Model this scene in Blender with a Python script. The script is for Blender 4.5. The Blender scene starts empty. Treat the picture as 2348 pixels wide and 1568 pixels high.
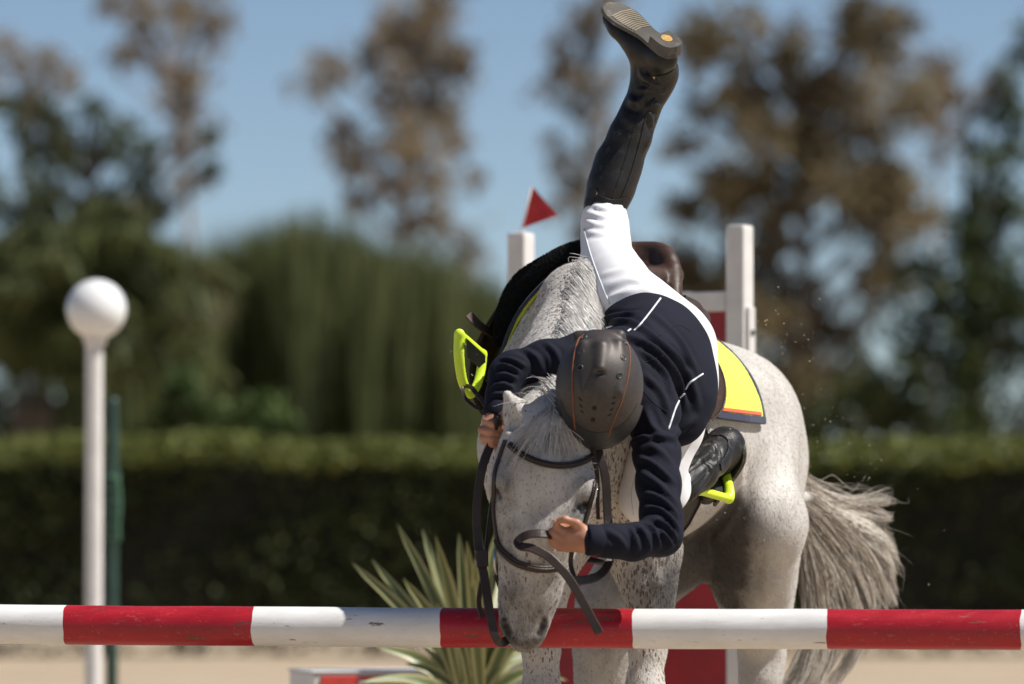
import bpy, bmesh, math, random
import numpy as np
from mathutils import Vector, Matrix
from mathutils.bvhtree import BVHTree

rnd = random.Random(7)
nrs = np.random.RandomState(11)
scene = bpy.context.scene
COL = scene.collection

# ------------------------------------------------------------------ camera
LENS, SENSOR, RESX, RESY = 200.0, 36.0, 1024, 684
CAM = Vector((0.0, -14.3, 0.82))
FPX = LENS / SENSOR * RESX
PITCH = math.atan(198.0 / FPX)
cam_data = bpy.data.cameras.new('camera')
cam_data.lens = LENS; cam_data.sensor_width = SENSOR; cam_data.sensor_fit = 'HORIZONTAL'
cam_data.clip_start = 0.5; cam_data.clip_end = 3000.0
cam_data.dof.use_dof = True
cam_data.dof.focus_distance = 14.7
cam_data.dof.aperture_fstop = 2.7
cam_data.dof.aperture_blades = 0
cam = bpy.data.objects.new('camera', cam_data); COL.objects.link(cam)
cam.location = CAM; cam.rotation_euler = (math.pi / 2 + PITCH, 0, 0)
scene.camera = cam

# ------------------------------------------------------------------ sun, sky, exposure
SUN_DIR = Vector((0.56, -0.11, 0.82)).normalized()          # towards the sun
SUN_EL = math.asin(SUN_DIR.z)
world = bpy.data.worlds.new('World'); scene.world = world; world.use_nodes = True
wnt = world.node_tree; wnt.nodes.clear()
w_out = wnt.nodes.new('ShaderNodeOutputWorld'); w_bg = wnt.nodes.new('ShaderNodeBackground')
w_sky = wnt.nodes.new('ShaderNodeTexSky'); w_sky.sky_type = 'NISHITA'; w_sky.sun_disc = False
w_sky.sun_elevation = SUN_EL
w_sky.sun_rotation = math.atan2(SUN_DIR.x, SUN_DIR.y)
w_sky.altitude = 4000.0; w_sky.air_density = 1.0; w_sky.dust_density = 0.6; w_sky.ozone_density = 0.8
w_bg.inputs['Strength'].default_value = 0.074
wnt.links.new(w_sky.outputs['Color'], w_bg.inputs['Color'])
wnt.links.new(w_bg.outputs['Background'], w_out.inputs['Surface'])
sun_data = bpy.data.lights.new('sun', 'SUN'); sun_data.energy = 5.0; sun_data.angle = math.radians(0.53)
sun_data.color = (1.0, 0.955, 0.89)
sun = bpy.data.objects.new('sun', sun_data); COL.objects.link(sun)
sun.rotation_euler = SUN_DIR.to_track_quat('Z', 'Y').to_euler(); sun.location = (6, -6, 12)
vs = scene.view_settings
vs.view_transform = 'Standard'; vs.look = 'None'; vs.exposure = 0.27; vs.gamma = 1.0; vs.use_curve_mapping = False
scene.cycles.max_bounces = 6; scene.cycles.transparent_max_bounces = 6
scene.cycles.use_denoising = True
scene.cycles.use_adaptive_sampling = True

# ------------------------------------------------------------------ pixel <-> world (measurements taken on a 2347 px wide view)
VS = 2347.0 / 1024.0
def ray(vx, vy):
    u = (vx - 1173.5) / VS; w = -(vy - 784.0) / VS
    c, s = math.cos(PITCH), math.sin(PITCH)
    return Vector((u, c * FPX - s * w, s * FPX + c * w))
def P(vx, vy, Y):
    d = ray(vx, vy)
    return CAM + d * ((Y - CAM.y) / d.y)
def M(v, Y):                                   # length in view pixels -> metres at depth Y
    return v * (Y - CAM.y) / (FPX * VS)

# ------------------------------------------------------------------ object helpers
def tag(o, label=None, cat=None, group=None, kind=None):
    if label: o['label'] = label
    if cat: o['category'] = cat
    if group: o['group'] = group
    if kind: o['kind'] = kind
    return o
def empty(name, loc=(0, 0, 0), label=None, cat=None, group=None):
    o = bpy.data.objects.new(name, None); COL.objects.link(o); o.location = loc
    o.empty_display_size = 0.1
    return tag(o, label, cat, group)
def mesh_obj(name, verts, faces, mat, parent=None, smooth=True):
    me = bpy.data.meshes.new(name)
    if isinstance(verts, np.ndarray):
        me.from_pydata([], [], [])
        nv = len(verts); faces = np.asarray(faces)
        k = faces.shape[1]
        me.vertices.add(nv); me.vertices.foreach_set('co', np.ascontiguousarray(verts, dtype=np.float32).ravel())
        me.loops.add(faces.size); me.loops.foreach_set('vertex_index', np.ascontiguousarray(faces, dtype=np.int32).ravel())
        me.polygons.add(len(faces)); me.polygons.foreach_set('loop_start', np.arange(0, faces.size, k, dtype=np.int32))
        me.update(calc_edges=True); me.validate()
    else:
        me.from_pydata([tuple(v) for v in verts], [], faces); me.update()
    if smooth: me.shade_smooth()
    if mat is not None: me.materials.append(mat)
    o = bpy.data.objects.new(name, me); COL.objects.link(o)
    if parent is not None: attach(o, parent)
    return o
def attach(o, parent):
    o.parent = parent
    o.matrix_parent_inverse = Matrix.Translation(world_loc(parent)).inverted()
def world_loc(o):
    return Vector((0, 0, 0)) if o is None else (Vector(o.location) if o.type == 'EMPTY' and o.parent is None else Vector((0, 0, 0)) + (world_loc_mesh(o)))
def world_loc_mesh(o):
    return Vector((0, 0, 0))                    # meshes are built in world coordinates
def bm_obj(name, bm, mat, parent=None, smooth=False):
    me = bpy.data.meshes.new(name); bm.normal_update(); bm.to_mesh(me); bm.free()
    if smooth: me.shade_smooth()
    if mat is not None: me.materials.append(mat)
    o = bpy.data.objects.new(name, me); COL.objects.link(o)
    if parent is not None: attach(o, parent)
    return o
def v_attr(o, name, vals):
    a = o.data.attributes.new(name, 'FLOAT', 'POINT'); a.data.foreach_set('value', np.ascontiguousarray(vals, dtype=np.float32))
def catmull(pts, n):
    pts = [np.array(p, dtype=float) for p in pts]
    if len(pts) == 2:
        return [pts[0] + (pts[1] - pts[0]) * i / (n - 1) for i in range(n)]
    e = [2 * pts[0] - pts[1]] + pts + [2 * pts[-1] - pts[-2]]
    out = []
    m = len(pts) - 1
    for i in range(n):
        t = i / (n - 1) * m; j = min(int(t), m - 1); u = t - j
        p0, p1, p2, p3 = e[j], e[j + 1], e[j + 2], e[j + 3]
        out.append(0.5 * (2 * p1 + (p2 - p0) * u + (2 * p0 - 5 * p1 + 4 * p2 - p3) * u * u + (3 * p1 - p0 - 3 * p2 + p3) * u ** 3))
    return out
def frames(pts, ref=(0, 0, 1)):
    pts = [np.array(p, float) for p in pts]; n = len(pts); T = []
    for i in range(n):
        t = pts[min(i + 1, n - 1)] - pts[max(i - 1, 0)]; T.append(t / (np.linalg.norm(t) + 1e-9))
    u = np.array(ref, float); u = u - T[0] * u.dot(T[0])
    if np.linalg.norm(u) < 1e-3:
        u = np.array((1, 0, 0.1)); u = u - T[0] * u.dot(T[0])
    U = []
    for t in T:
        u = u - t * u.dot(t); u /= (np.linalg.norm(u) + 1e-9); U.append(u)
    return pts, T, U
def tube_data(pts, rad, seg=8, cap=True):
    pts, T, U = frames(pts); n = len(pts)
    rad = rad if hasattr(rad, '__len__') else [rad] * n
    V = []; Fq = []
    for p, t, u, r in zip(pts, T, U, rad):
        w = np.cross(t, u)
        for k in range(seg):
            a = 2 * math.pi * k / seg; V.append(p + (u * math.cos(a) + w * math.sin(a)) * r)
    for i in range(n - 1):
        for k in range(seg):
            k2 = (k + 1) % seg
            Fq.append((i * seg + k, i * seg + k2, (i + 1) * seg + k2, (i + 1) * seg + k))
    if cap:
        Fq.append(tuple(range(seg))[::-1]); Fq.append(tuple((n - 1) * seg + k for k in range(seg)))
    return V, Fq
def tube(name, pts, rad, mat, parent=None, seg=8):
    V, F = tube_data(pts, rad, seg); return mesh_obj(name, V, F, mat, parent)
def ribbon_data(pts, nrm, width, thick):
    """strap: rounded rectangular section; nrm = outward normal per point"""
    n = len(pts); pts = [np.array(p, float) for p in pts]
    V = []; F = []
    nrm = nrm if isinstance(nrm, list) else [np.array(nrm, float)] * n
    wd = width if hasattr(width, '__len__') else [width] * n
    for i in range(n):
        t = pts[min(i + 1, n - 1)] - pts[max(i - 1, 0)]; t /= (np.linalg.norm(t) + 1e-9)
        nn = np.array(nrm[i], float); nn = nn - t * nn.dot(t); nn /= (np.linalg.norm(nn) + 1e-9)
        b = np.cross(t, nn); w = wd[i] / 2; h = thick
        for (x, y) in ((-w, 0), (-w, h * .7), (-w * .8, h), (w * .8, h), (w, h * .7), (w, 0)):
            V.append(pts[i] + b * x + nn * y)
    for i in range(n - 1):
        for k in range(6):
            k2 = (k + 1) % 6; F.append((i * 6 + k, i * 6 + k2, (i + 1) * 6 + k2, (i + 1) * 6 + k))
    F.append(tuple(range(6))[::-1]); F.append(tuple((n - 1) * 6 + k for k in range(6)))
    return V, F
def ribbon(name, pts, nrm, width, thick, mat, parent=None):
    V, F = ribbon_data(pts, nrm, width, thick)
    o = mesh_obj(name, V, F, mat, parent, False); fix_normals(o); return o
def fix_normals(o):
    bm = bmesh.new(); bm.from_mesh(o.data); bmesh.ops.recalc_face_normals(bm, faces=bm.faces); bm.to_mesh(o.data); bm.free()
def box_bm(bm, size, mtx, bevel=0.0):
    r = bmesh.ops.create_cube(bm, size=1.0, matrix=mtx @ Matrix.Diagonal((*size, 1.0)))
    if bevel > 0:
        es = list({e for v in r['verts'] for e in v.link_edges})
        bmesh.ops.bevel(bm, geom=es, offset=bevel, segments=2, affect='EDGES', profile=0.6)
def box_obj(name, size, loc, mat, parent=None, rotz=0.0, bevel=0.0):
    bm = bmesh.new(); box_bm(bm, size, Matrix.Translation(loc) @ Matrix.Rotation(rotz, 4, 'Z'), bevel)
    return bm_obj(name, bm, mat, parent)

# ------------------------------------------------------------------ signed distance field sculpting (continuous bodies and cloth)
def smin(a, b, k):
    h = np.maximum(k - np.abs(a - b), 0.0) / k
    return np.minimum(a, b) - h * h * (k * 0.25)
class Field:
    def __init__(self, lo, hi, h):
        self.lo = np.array(lo, np.float32); self.h = h
        self.n = np.ceil((np.array(hi) - self.lo) / h).astype(int) + 1
        self.ax = [(self.lo[i] + h * np.arange(self.n[i])).astype(np.float32) for i in range(3)]
        self.d = np.full(tuple(self.n), 1.0, np.float32)
    def sl(self, lo, hi, pad):
        s = []
        for i in range(3):
            a = int(np.floor((lo[i] - pad - self.lo[i]) / self.h)); b = int(np.ceil((hi[i] + pad - self.lo[i]) / self.h)) + 1
            s.append(slice(max(a, 0), min(max(b, 0), self.n[i])))
        return tuple(s)
    def pts(self, s):
        return (self.ax[0][s[0]][:, None, None], self.ax[1][s[1]][None, :, None], self.ax[2][s[2]][None, None, :])
    def put(self, s, dp, k, op):
        cur = self.d[s]
        if op == 'add': self.d[s] = smin(cur, dp, k)
        elif op == 'sub': self.d[s] = -smin(-cur, dp, k)
        elif op == 'int': self.d[s] = -smin(-cur, -dp, k)
    def cone(self, a, b, ra, rb, k=0.03, op='add', flat=None):
        """round cone; flat=(axis, factor) squeezes the section along axis"""
        a = np.array(a, np.float32); b = np.array(b, np.float32); r = max(ra, rb) * (1.0 if flat is None else max(1.0, flat[1]))
        s = self.sl(np.minimum(a, b) - r, np.maximum(a, b) + r, k + 3 * self.h)
        X, Y, Z = self.pts(s)
        ba = b - a; L2 = float(ba.dot(ba)) + 1e-12
        dx, dy, dz = X - a[0], Y - a[1], Z - a[2]
        t = np.clip((dx * ba[0] + dy * ba[1] + dz * ba[2]) / L2, 0, 1)
        ox, oy, oz = dx - t * ba[0], dy - t * ba[1], dz - t * ba[2]
        if flat is not None:
            f = np.array(flat[0], np.float32); f = f / np.linalg.norm(f); c = 1.0 / flat[1] - 1.0
            q = (ox * f[0] + oy * f[1] + oz * f[2]) * c
            ox, oy, oz = ox + q * f[0], oy + q * f[1], oz + q * f[2]
        dp = np.sqrt(ox * ox + oy * oy + oz * oz) - (ra + (rb - ra) * t)
        if flat is not None and flat[1] < 1: dp = dp * flat[1]
        self.put(s, dp, k, op)
    def chain(self, pts, rad, k=0.03, op='add', flat=None):
        for i in range(len(pts) - 1): self.cone(pts[i], pts[i + 1], rad[i], rad[i + 1], k, op, flat)
    def ell(self, c, r, k=0.03, op='add', R=None):
        c = np.array(c, np.float32); r = np.array(r, np.float32); m = float(r.max())
        s = self.sl(c - m, c + m, k + 3 * self.h)
        X, Y, Z = self.pts(s); dx, dy, dz = X - c[0], Y - c[1], Z - c[2]
        if R is not None:
            R = np.array(R, np.float32)          # rows = local axes
            dx, dy, dz = (R[0, 0] * dx + R[0, 1] * dy + R[0, 2] * dz, R[1, 0] * dx + R[1, 1] * dy + R[1, 2] * dz, R[2, 0] * dx + R[2, 1] * dy + R[2, 2] * dz)
        k0 = np.sqrt((dx / r[0]) ** 2 + (dy / r[1]) ** 2 + (dz / r[2]) ** 2)
        k1 = np.sqrt((dx / r[0] ** 2) ** 2 + (dy / r[1] ** 2) ** 2 + (dz / r[2] ** 2) ** 2) + 1e-6
        self.put(s, k0 * (k0 - 1.0) / k1, k, op)
    def mesh(self, smooth=2):
        d = self.d; h = self.h
        c = [d[i:d.shape[0] - 1 + i, j:d.shape[1] - 1 + j, k:d.shape[2] - 1 + k] for i in (0, 1) for j in (0, 1) for k in (0, 1)]
        neg = np.zeros(c[0].shape, np.int8)
        for q in c: neg += (q < 0)
        act = (neg > 0) & (neg < 8)
        idx = -np.ones(act.shape, np.int64); I = np.argwhere(act); idx[act] = np.arange(len(I))
        vals = np.stack([q[act] for q in c], 1)
        offs = np.array([(i, j, k) for i in (0, 1) for j in (0, 1) for k in (0, 1)], float)
        edges = [(0, 1), (2, 3), (4, 5), (6, 7), (0, 2), (1, 3), (4, 6), (5, 7), (0, 4), (1, 5), (2, 6), (3, 7)]
        acc = np.zeros((len(I), 3)); cnt = np.zeros(len(I))
        for a, b in edges:
            va, vb = vals[:, a], vals[:, b]; m = (va < 0) != (vb < 0)
            t = np.where(m, va / (va - vb + 1e-12), 0)
            acc += np.where(m[:, None], offs[a] + (offs[b] - offs[a]) * t[:, None], 0); cnt += m
        V = (I + acc / cnt[:, None]) * h + self.lo
        Q = []
        for ax in range(3):
            sA = [slice(None)] * 3; sB = [slice(None)] * 3; sA[ax] = slice(0, -1); sB[ax] = slice(1, None)
            A, B = d[tuple(sA)], d[tuple(sB)]
            cr = np.argwhere((A < 0) != (B < 0))
            o1, o2 = [(1, 2), (2, 0), (0, 1)][ax]
            ok = (cr[:, o1] > 0) & (cr[:, o2] > 0)
            for o in (o1, o2): ok &= cr[:, o] < d.shape[o] - 1
            cr = cr[ok]
            e1 = np.zeros(3, int); e1[o1] = 1; e2 = np.zeros(3, int); e2[o2] = 1
            g = lambda q: idx[q[:, 0], q[:, 1], q[:, 2]]
            q4 = np.stack([g(cr - e1 - e2), g(cr - e2), g(cr), g(cr - e1)], 1)
            sgn = A[cr[:, 0], cr[:, 1], cr[:, 2]] < 0
            q4[~sgn] = q4[~sgn][:, ::-1]
            Q.append(q4)
        Q = np.concatenate(Q); Q = Q[(Q >= 0).all(1)]
        # drop stray islands would need a graph; smooth instead
        V = lap(V, Q, smooth)
        return V, Q
def lap(V, Q, it, lam=0.5):
    if it <= 0: return V
    E = np.concatenate([Q[:, [0, 1]], Q[:, [1, 2]], Q[:, [2, 3]], Q[:, [3, 0]]]) if Q.shape[1] == 4 else np.concatenate([Q[:, [0, 1]], Q[:, [1, 2]], Q[:, [2, 0]]])
    n = len(V); cnt = np.bincount(E[:, 0], minlength=n) + np.bincount(E[:, 1], minlength=n); cnt = np.maximum(cnt, 1)
    for i in range(2 * it):
        S = np.zeros_like(V)
        for c in range(3):
            S[:, c] = np.bincount(E[:, 0], V[E[:, 1], c], n) + np.bincount(E[:, 1], V[E[:, 0], c], n)
        l = lam if i % 2 == 0 else -lam * 1.03        # Taubin: no shrinkage
        V = V + l * (S / cnt[:, None] - V)
    return V
def vnormals(V, Q):
    n = np.cross(V[Q[:, 2]] - V[Q[:, 0]], V[Q[:, 3]] - V[Q[:, 1]]) if Q.shape[1] == 4 else np.cross(V[Q[:, 1]] - V[Q[:, 0]], V[Q[:, 2]] - V[Q[:, 0]])
    N = np.zeros_like(V)
    for c in range(3):
        for k in range(Q.shape[1]): N[:, c] += np.bincount(Q[:, k], n[:, c], len(V))
    return N / (np.linalg.norm(N, axis=1)[:, None] + 1e-9)
def bvh_of(V, Q):
    return BVHTree.FromPolygons([tuple(v) for v in V], [tuple(int(i) for i in q) for q in Q])
def hit(bvh, vx, vy, default_Y=None, origin_Y=-2.0):
    o = P(vx, vy, origin_Y); dr = (o - CAM).normalized()
    loc, n, i, dist = bvh.ray_cast(o, dr, 12.0)
    if loc is None:
        return (P(vx, vy, default_Y), Vector((0, -1, 0))) if default_Y is not None else (None, None)
    return loc, n
def drape(bvh, vpts, n, default_Y=0.0, off=0.0):
    """a line measured on the photograph laid onto a surface: world points and normals"""
    c = catmull([(x, y, 0) for x, y in vpts], n); P3 = []; N3 = []
    for q in c:
        l, nn = hit(bvh, q[0], q[1], default_Y)
        P3.append(np.array(l) + np.array(nn) * off); N3.append(np.array(nn))
    return P3, N3
def polydist(V, pts):
    """distance of vertices to a polyline and side-free parameter"""
    best = np.full(len(V), 1e9); par = np.zeros(len(V)); m = len(pts) - 1
    for i in range(m):
        a, b = np.array(pts[i]), np.array(pts[i + 1]); ba = b - a
        t = np.clip(((V - a) @ ba) / (ba @ ba + 1e-12), 0, 1)
        dd = np.linalg.norm(V - a - t[:, None] * ba, axis=1)
        w = dd < best; best[w] = dd[w]; par[w] = (i + t[w]) / m
    return best, par
def fold(V, N, bvh, vpts, amp, width, default_Y=0.0):
    p3, _ = drape(bvh, vpts, 10, default_Y)
    dd, par = polydist(V, p3)
    taper = np.clip(np.minimum(par, 1 - par) * 5, 0, 1) ** 0.7
    prof = np.exp(-(dd / width) ** 2) - 0.55 * np.exp(-((dd - 1.7 * width) / (0.9 * width)) ** 2)
    return V + N * (amp * prof * (0.25 + 0.75 * taper))[:, None]

# ------------------------------------------------------------------ material helpers
class NT:
    def __init__(self, name):
        self.m = bpy.data.materials.new(name); self.m.use_nodes = True; self.t = self.m.node_tree; self.t.nodes.clear()
        self.out = self.n('ShaderNodeOutputMaterial'); self.b = self.n('ShaderNodeBsdfPrincipled'); self.l(self.b.outputs[0], self.out.inputs[0])
    def n(self, typ, **kw):
        x = self.t.nodes.new(typ)
        for k, v in kw.items(): setattr(x, k, v)
        return x
    def l(self, a, b): self.t.links.new(a, b)
    def set(self, **kw):
        for k, v in kw.items():
            key = k.replace('_', ' ')
            i = self.b.inputs[key]
            if hasattr(v, 'links') or hasattr(v, 'is_linked'): self.l(v, i)
            else: i.default_value = (*v, 1.0) if isinstance(v, tuple) and len(v) == 3 and i.type == 'RGBA' else v
    def coord(self, scale=(1, 1, 1), rot=(0, 0, 0), kind='Object'):
        c = self.n('ShaderNodeTexCoord'); mp = self.n('ShaderNodeMapping'); self.l(c.outputs[kind], mp.inputs[0])
        mp.inputs['Scale'].default_value = scale; mp.inputs['Rotation'].default_value = rot; return mp.outputs[0]
    def noise(self, scale, vec=None, detail=3.0, rough=0.55, dist=0.0):
        x = self.n('ShaderNodeTexNoise'); x.inputs['Scale'].default_value = scale; x.inputs['Detail'].default_value = detail
        x.inputs['Roughness'].default_value = rough; x.inputs['Distortion'].default_value = dist
        self.l(vec if vec is not None else self.coord(), x.inputs['Vector']); return x.outputs['Fac']
    def voro(self, scale, vec=None, feature='F1', rnd_=1.0):
        x = self.n('ShaderNodeTexVoronoi', feature=feature); x.inputs['Scale'].default_value = scale; x.inputs['Randomness'].default_value = rnd_
        self.l(vec if vec is not None else self.coord(), x.inputs['Vector']); return x
    def ramp(self, fac, stops):
        x = self.n('ShaderNodeValToRGB'); e = x.color_ramp.elements
        while len(e) < len(stops): e.new(0.5)
        for el, (p, c) in zip(e, stops):
            el.position = p; el.color = (*c, 1.0) if hasattr(c, '__len__') else (c, c, c, 1.0)
        self.l(fac, x.inputs[0]); return x.outputs['Color']
    def mix(self, fac, a, b, mode='MIX'):
        x = self.n('ShaderNodeMix', data_type='RGBA', blend_type=mode)
        for i, v in ((0, fac), (6, a), (7, b)):
            if hasattr(v, 'is_linked'): self.l(v, x.inputs[i])
            else: x.inputs[i].default_value = (*v, 1.0) if isinstance(v, tuple) else v
        return x.outputs[2]
    def math(self, op, a, b=0.0, clamp=False):
        x = self.n('ShaderNodeMath', operation=op, use_clamp=clamp)
        for i, v in ((0, a), (1, b)):
            if hasattr(v, 'is_linked'): self.l(v, x.inputs[i])
            else: x.inputs[i].default_value = v
        return x.outputs[0]
    def attr(self, name):
        x = self.n('ShaderNodeAttribute', attribute_name=name); return x.outputs['Fac']
    def bump(self, height, strength=0.3, dist=0.01):
        x = self.n('ShaderNodeBump'); x.inputs['Strength'].default_value = strength; x.inputs['Distance'].default_value = dist
        self.l(height, x.inputs['Height']); self.l(x.outputs[0], self.b.inputs['Normal'])
def simple_mat(name, col, rough=0.6, var=0.12, nscale=30.0, bump=0.15, bdist=0.002, metal=0.0, spec=0.5, stretch=(1, 1, 1), sheen=0.0):
    t = NT(name); v = t.coord(stretch); f = t.noise(nscale, v, 4.0)
    c0 = tuple(max(0.0, c * (1 - var * 1.6)) for c in col); c1 = tuple(min(1.0, c * (1 + var)) for c in col)
    t.set(Base_Color=t.ramp(f, [(0.3, c0), (0.7, c1)]), Roughness=rough, Metallic=metal)
    t.b.inputs['Specular IOR Level'].default_value = spec
    if sheen: t.b.inputs['Sheen Weight'].default_value = sheen
    if bump: t.bump(t.noise(nscale * 4, v, 3.0), bump, bdist)
    return t.m
# ------------------------------------------------------------------ ground
t = NT('arena_sand'); v = t.coord()
c = t.ramp(t.noise(1.2, v, 5.0, .6), [(.3, (.40, .315, .22)), (.7, (.50, .405, .295))]); c = t.mix(t.ramp(t.noise(60.0, v, 3.0), [(.4, 0.0), (.7, .5)]), c, (.28, .21, .145))
t.set(Base_Color=c, Roughness=.95); t.b.inputs['Specular IOR Level'].default_value = .15
t.bump(t.math('ADD', t.noise(8.0, v, 4.0), t.math('MULTIPLY', t.noise(90.0, v, 3.0), .3)), .6, .05); M_SAND = t.m
gv = []; gf = []; xs = [-1500, -300, -60] + [i for i in range(-20, 21)] + [60, 300, 1500]; ys = [-400, -60, -25] + [i for i in range(-16, 34)] + [60, 120, 400, 1500, 2600]
for y in ys:
    for x in xs:
        near = abs(x) <= 20 and -16 <= y <= 25 and y > 4.5
        gv.append((x, y, (.012 * math.sin(x * 2.1 + y) + .01 * math.sin(y * 1.7 - x)) if near else 0.0))
for j in range(len(ys) - 1):
    for i in range(len(xs) - 1):
        a = j * len(xs) + i; gf.append((a, a + 1, a + len(xs) + 1, a + len(xs)))
tag(mesh_obj('ground', gv, gf, M_SAND), 'pale sand of the riding arena', None, None, 'structure')

# ------------------------------------------------------------------ foliage helpers
def leaf_mat(name, cols, rough=.6, trans=.25):
    t = NT(name); r = t.attr('tone'); c = t.ramp(r, [(i / (len(cols) - 1), cc) for i, cc in enumerate(cols)])
    t.set(Base_Color=c, Roughness=rough); t.b.inputs['Specular IOR Level'].default_value = .3
    tr = t.n('ShaderNodeBsdfTranslucent'); t.l(c, tr.inputs[0]); mx = t.n('ShaderNodeMixShader'); mx.inputs[0].default_value = trans
    t.l(t.b.outputs[0], mx.inputs[1]); t.l(tr.outputs[0], mx.inputs[2]); t.l(mx.outputs[0], t.out.inputs[0]); return t.m
def leaves(name, C, size, tones, mat, parent, asp=.5, dirs=None, rs=None):
    """C (n,3) centres -> n folded leaves (two triangles pairs) in one mesh"""
    n = len(C); d = rs.randn(n, 3) if dirs is None else dirs; d /= np.linalg.norm(d, axis=1)[:, None] + 1e-9
    w = np.cross(d, rs.randn(n, 3)); w /= np.linalg.norm(w, axis=1)[:, None] + 1e-9; nn = np.cross(d, w)
    s = np.asarray(size)[:, None]; V = np.stack([C - d * s, C + w * s * asp + nn * s * .12, C + d * s, C - w * s * asp + nn * s * .12], 1)
    Q = np.arange(4 * n).reshape(n, 4); o = mesh_obj(name, V.reshape(-1, 3), Q, mat, parent); v_attr(o, 'tone', np.repeat(tones, 4)); return o
M_BARK = simple_mat('pale_bark', (.30, .24, .19), .9, .3, 6, .6, .03, stretch=(1, 1, .2))
M_BARKD = simple_mat('dark_bark', (.09, .07, .05), .9, .3, 6, .6, .03, stretch=(1, 1, .2))
def tree(name, label, clumps, Y, base_vx, mat, bark, per_m2, lsize, seed, trunk_r, group=None, hang=.0, flat=1.0, cat='tree', tonebias=0.0):
    """crown made of leaf clumps, each carried by its own limb; real sizes at depth Y"""
    r_ = np.random.RandomState(seed); b = P(base_vx, 1238, Y); base = np.array((b.x, Y, 0.0))
    root_ = empty(name, tuple(base), label, cat, group)
    C = []; T = []; cents = []
    extra = [(a + np.clip(r_.randn(), -1.2, 1.2) * c * .8, b + np.clip(r_.randn(), -1.2, 1.2) * c * .75, c * .75, d * .55) for (a, b, c, d) in clumps for _ in range(2)]
    for (vx, vy, rv, den) in list(clumps) + extra:
        r = M(rv, Y); dy = r_.randn() * r * .9; c = np.array(P(vx, vy, Y)) + np.array((0, dy, 0)); c[1] = Y + dy; cents.append((c, r))
        nsub = max(3, int(7 * den)); subs = r_.randn(nsub, 3); subs /= np.linalg.norm(subs, axis=1)[:, None]; subs *= (r * .62 * r_.rand(nsub, 1) ** .5)
        n = int(per_m2 * r * r * den * 3.2)
        k = r_.randint(0, nsub, n); p = c + subs[k] + r_.randn(n, 3) * r * .33 * np.array((1, 1, flat))
        ok = p[:, 2] > .15; p = p[ok]; C.append(p); T.append(np.clip(.5 + .22 * r_.randn(len(p)) + tonebias + r_.randn() * .14, 0, 1))
    C = np.concatenate(C); T = np.concatenate(T); n = len(C)
    d = r_.randn(n, 3); d[:, 2] -= hang * 1.5
    leaves('crown', C, lsize * (.6 + .8 * r_.rand(n)), T, mat, root_, .42, d, r_)
    zc = np.mean([c[2] for c, r in cents]); xc = np.mean([c[0] for c, r in cents])
    top = np.array((xc, Y, max(c[2] for c, r in cents) * .9))
    tp = catmull([base, base * .6 + top * .4 + np.array((r_.randn() * .2, r_.randn() * .2, 0)) - np.array((0, 0, 0)), top], 18)
    V, Fq = tube_data(tp, list(np.linspace(trunk_r, trunk_r * .15, 18)), 10)
    for c, r in cents:
        k = int(np.clip(np.searchsorted([q[2] for q in tp], c[2] - r - .6 * abs(c[0] - xc) - .4) , 1, 16)); s = tp[k]
        V2, F2 = tube_data(catmull([s, s * .45 + c * .55 - np.array((0, 0, .12 * r)), c + np.array((0, 0, r * .4))], 7), list(np.linspace(trunk_r * .22, trunk_r * .04, 7)), 5); b0 = len(V); V = list(V) + list(V2); Fq = list(Fq) + [tuple(b0 + q for q in f) for f in F2]
    mesh_obj('trunk', V, Fq, bark, root_); return root_
M_EUC = leaf_mat('eucalyptus_leaf', [(.115, .090, .062), (.20, .155, .100), (.29, .23, .145), (.38, .31, .21)], .6, .4); M_EUCG = leaf_mat('olive_leaf', [(.075, .062, .038), (.16, .126, .066), (.245, .195, .104), (.34, .27, .165)], .6, .45)
M_GREEN = leaf_mat('dark_green_leaf', [(.014, .022, .008), (.035, .052, .016), (.07, .095, .028), (.11, .14, .05)], .6, .35)
M_PINE = leaf_mat('deep_green_leaf', [(.016, .022, .008), (.042, .054, .018), (.080, .096, .032), (.13, .14, .06)], .6, .35)
D = 1.0; S_ = .7
tree('eucalyptus', 'sparse brown eucalyptus standing alone in the gap above the upright stems', [(900, 60, 90, D), (1000, 45, 80, D), (960, 130, 90, D), (830, 130, 60, S_), (1060, 150, 55, D), (765, 180, 55, D), (705, 195, 35, S_), (900, 240, 75, S_), (1000, 230, 80, D), (950, 330, 80, D), (780, 300, 55, S_), (800, 370, 60, D), (1040, 330, 50, S_), (900, 430, 60, S_), (990, 440, 60, D), (1085, 410, 30, D), (820, 450, 40, S_), (940, 520, 60, S_), (1060, 560, 70, S_)], 96, 960, M_EUC, M_BARK, 125, .13, 21, .22, hang=.4)
tree('eucalyptus', 'tall reddish brown eucalyptus with pale trunk above the dark palm corner', [(330, 60, 75, D), (430, 30, 60, D), (505, 70, 45, D), (290, 115, 42, D), (380, 140, 55, S_), (450, 190, 50, S_), (400, 240, 60, S_), (460, 320, 42, S_), (440, 420, 45, S_), (250, 20, 45, S_), (390, 330, 45, S_)], 98, 440, M_EUC, M_BARK, 125, .13, 22, .20, hang=.4, tonebias=.08)
tree('eucalyptus', 'brown eucalyptus partly hidden behind the raised boot', [(1330, 70, 70, D), (1390, 20, 60, D), (1290, 160, 52, D), (1350, 205, 60, D), (1300, 230, 45, S_), (1380, 300, 50, D), (1290, 370, 50, D), (1350, 420, 60, D), (1270, 330, 38, S_), (1420, 170, 40, S_), (1380, 500, 60, D), (1290, 470, 50, S_), (1440, 600, 70, D), (1330, 600, 60, D)], 100, 1360, M_EUC, M_BARKD, 95, .13, 23, .2, hang=.4)
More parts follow.
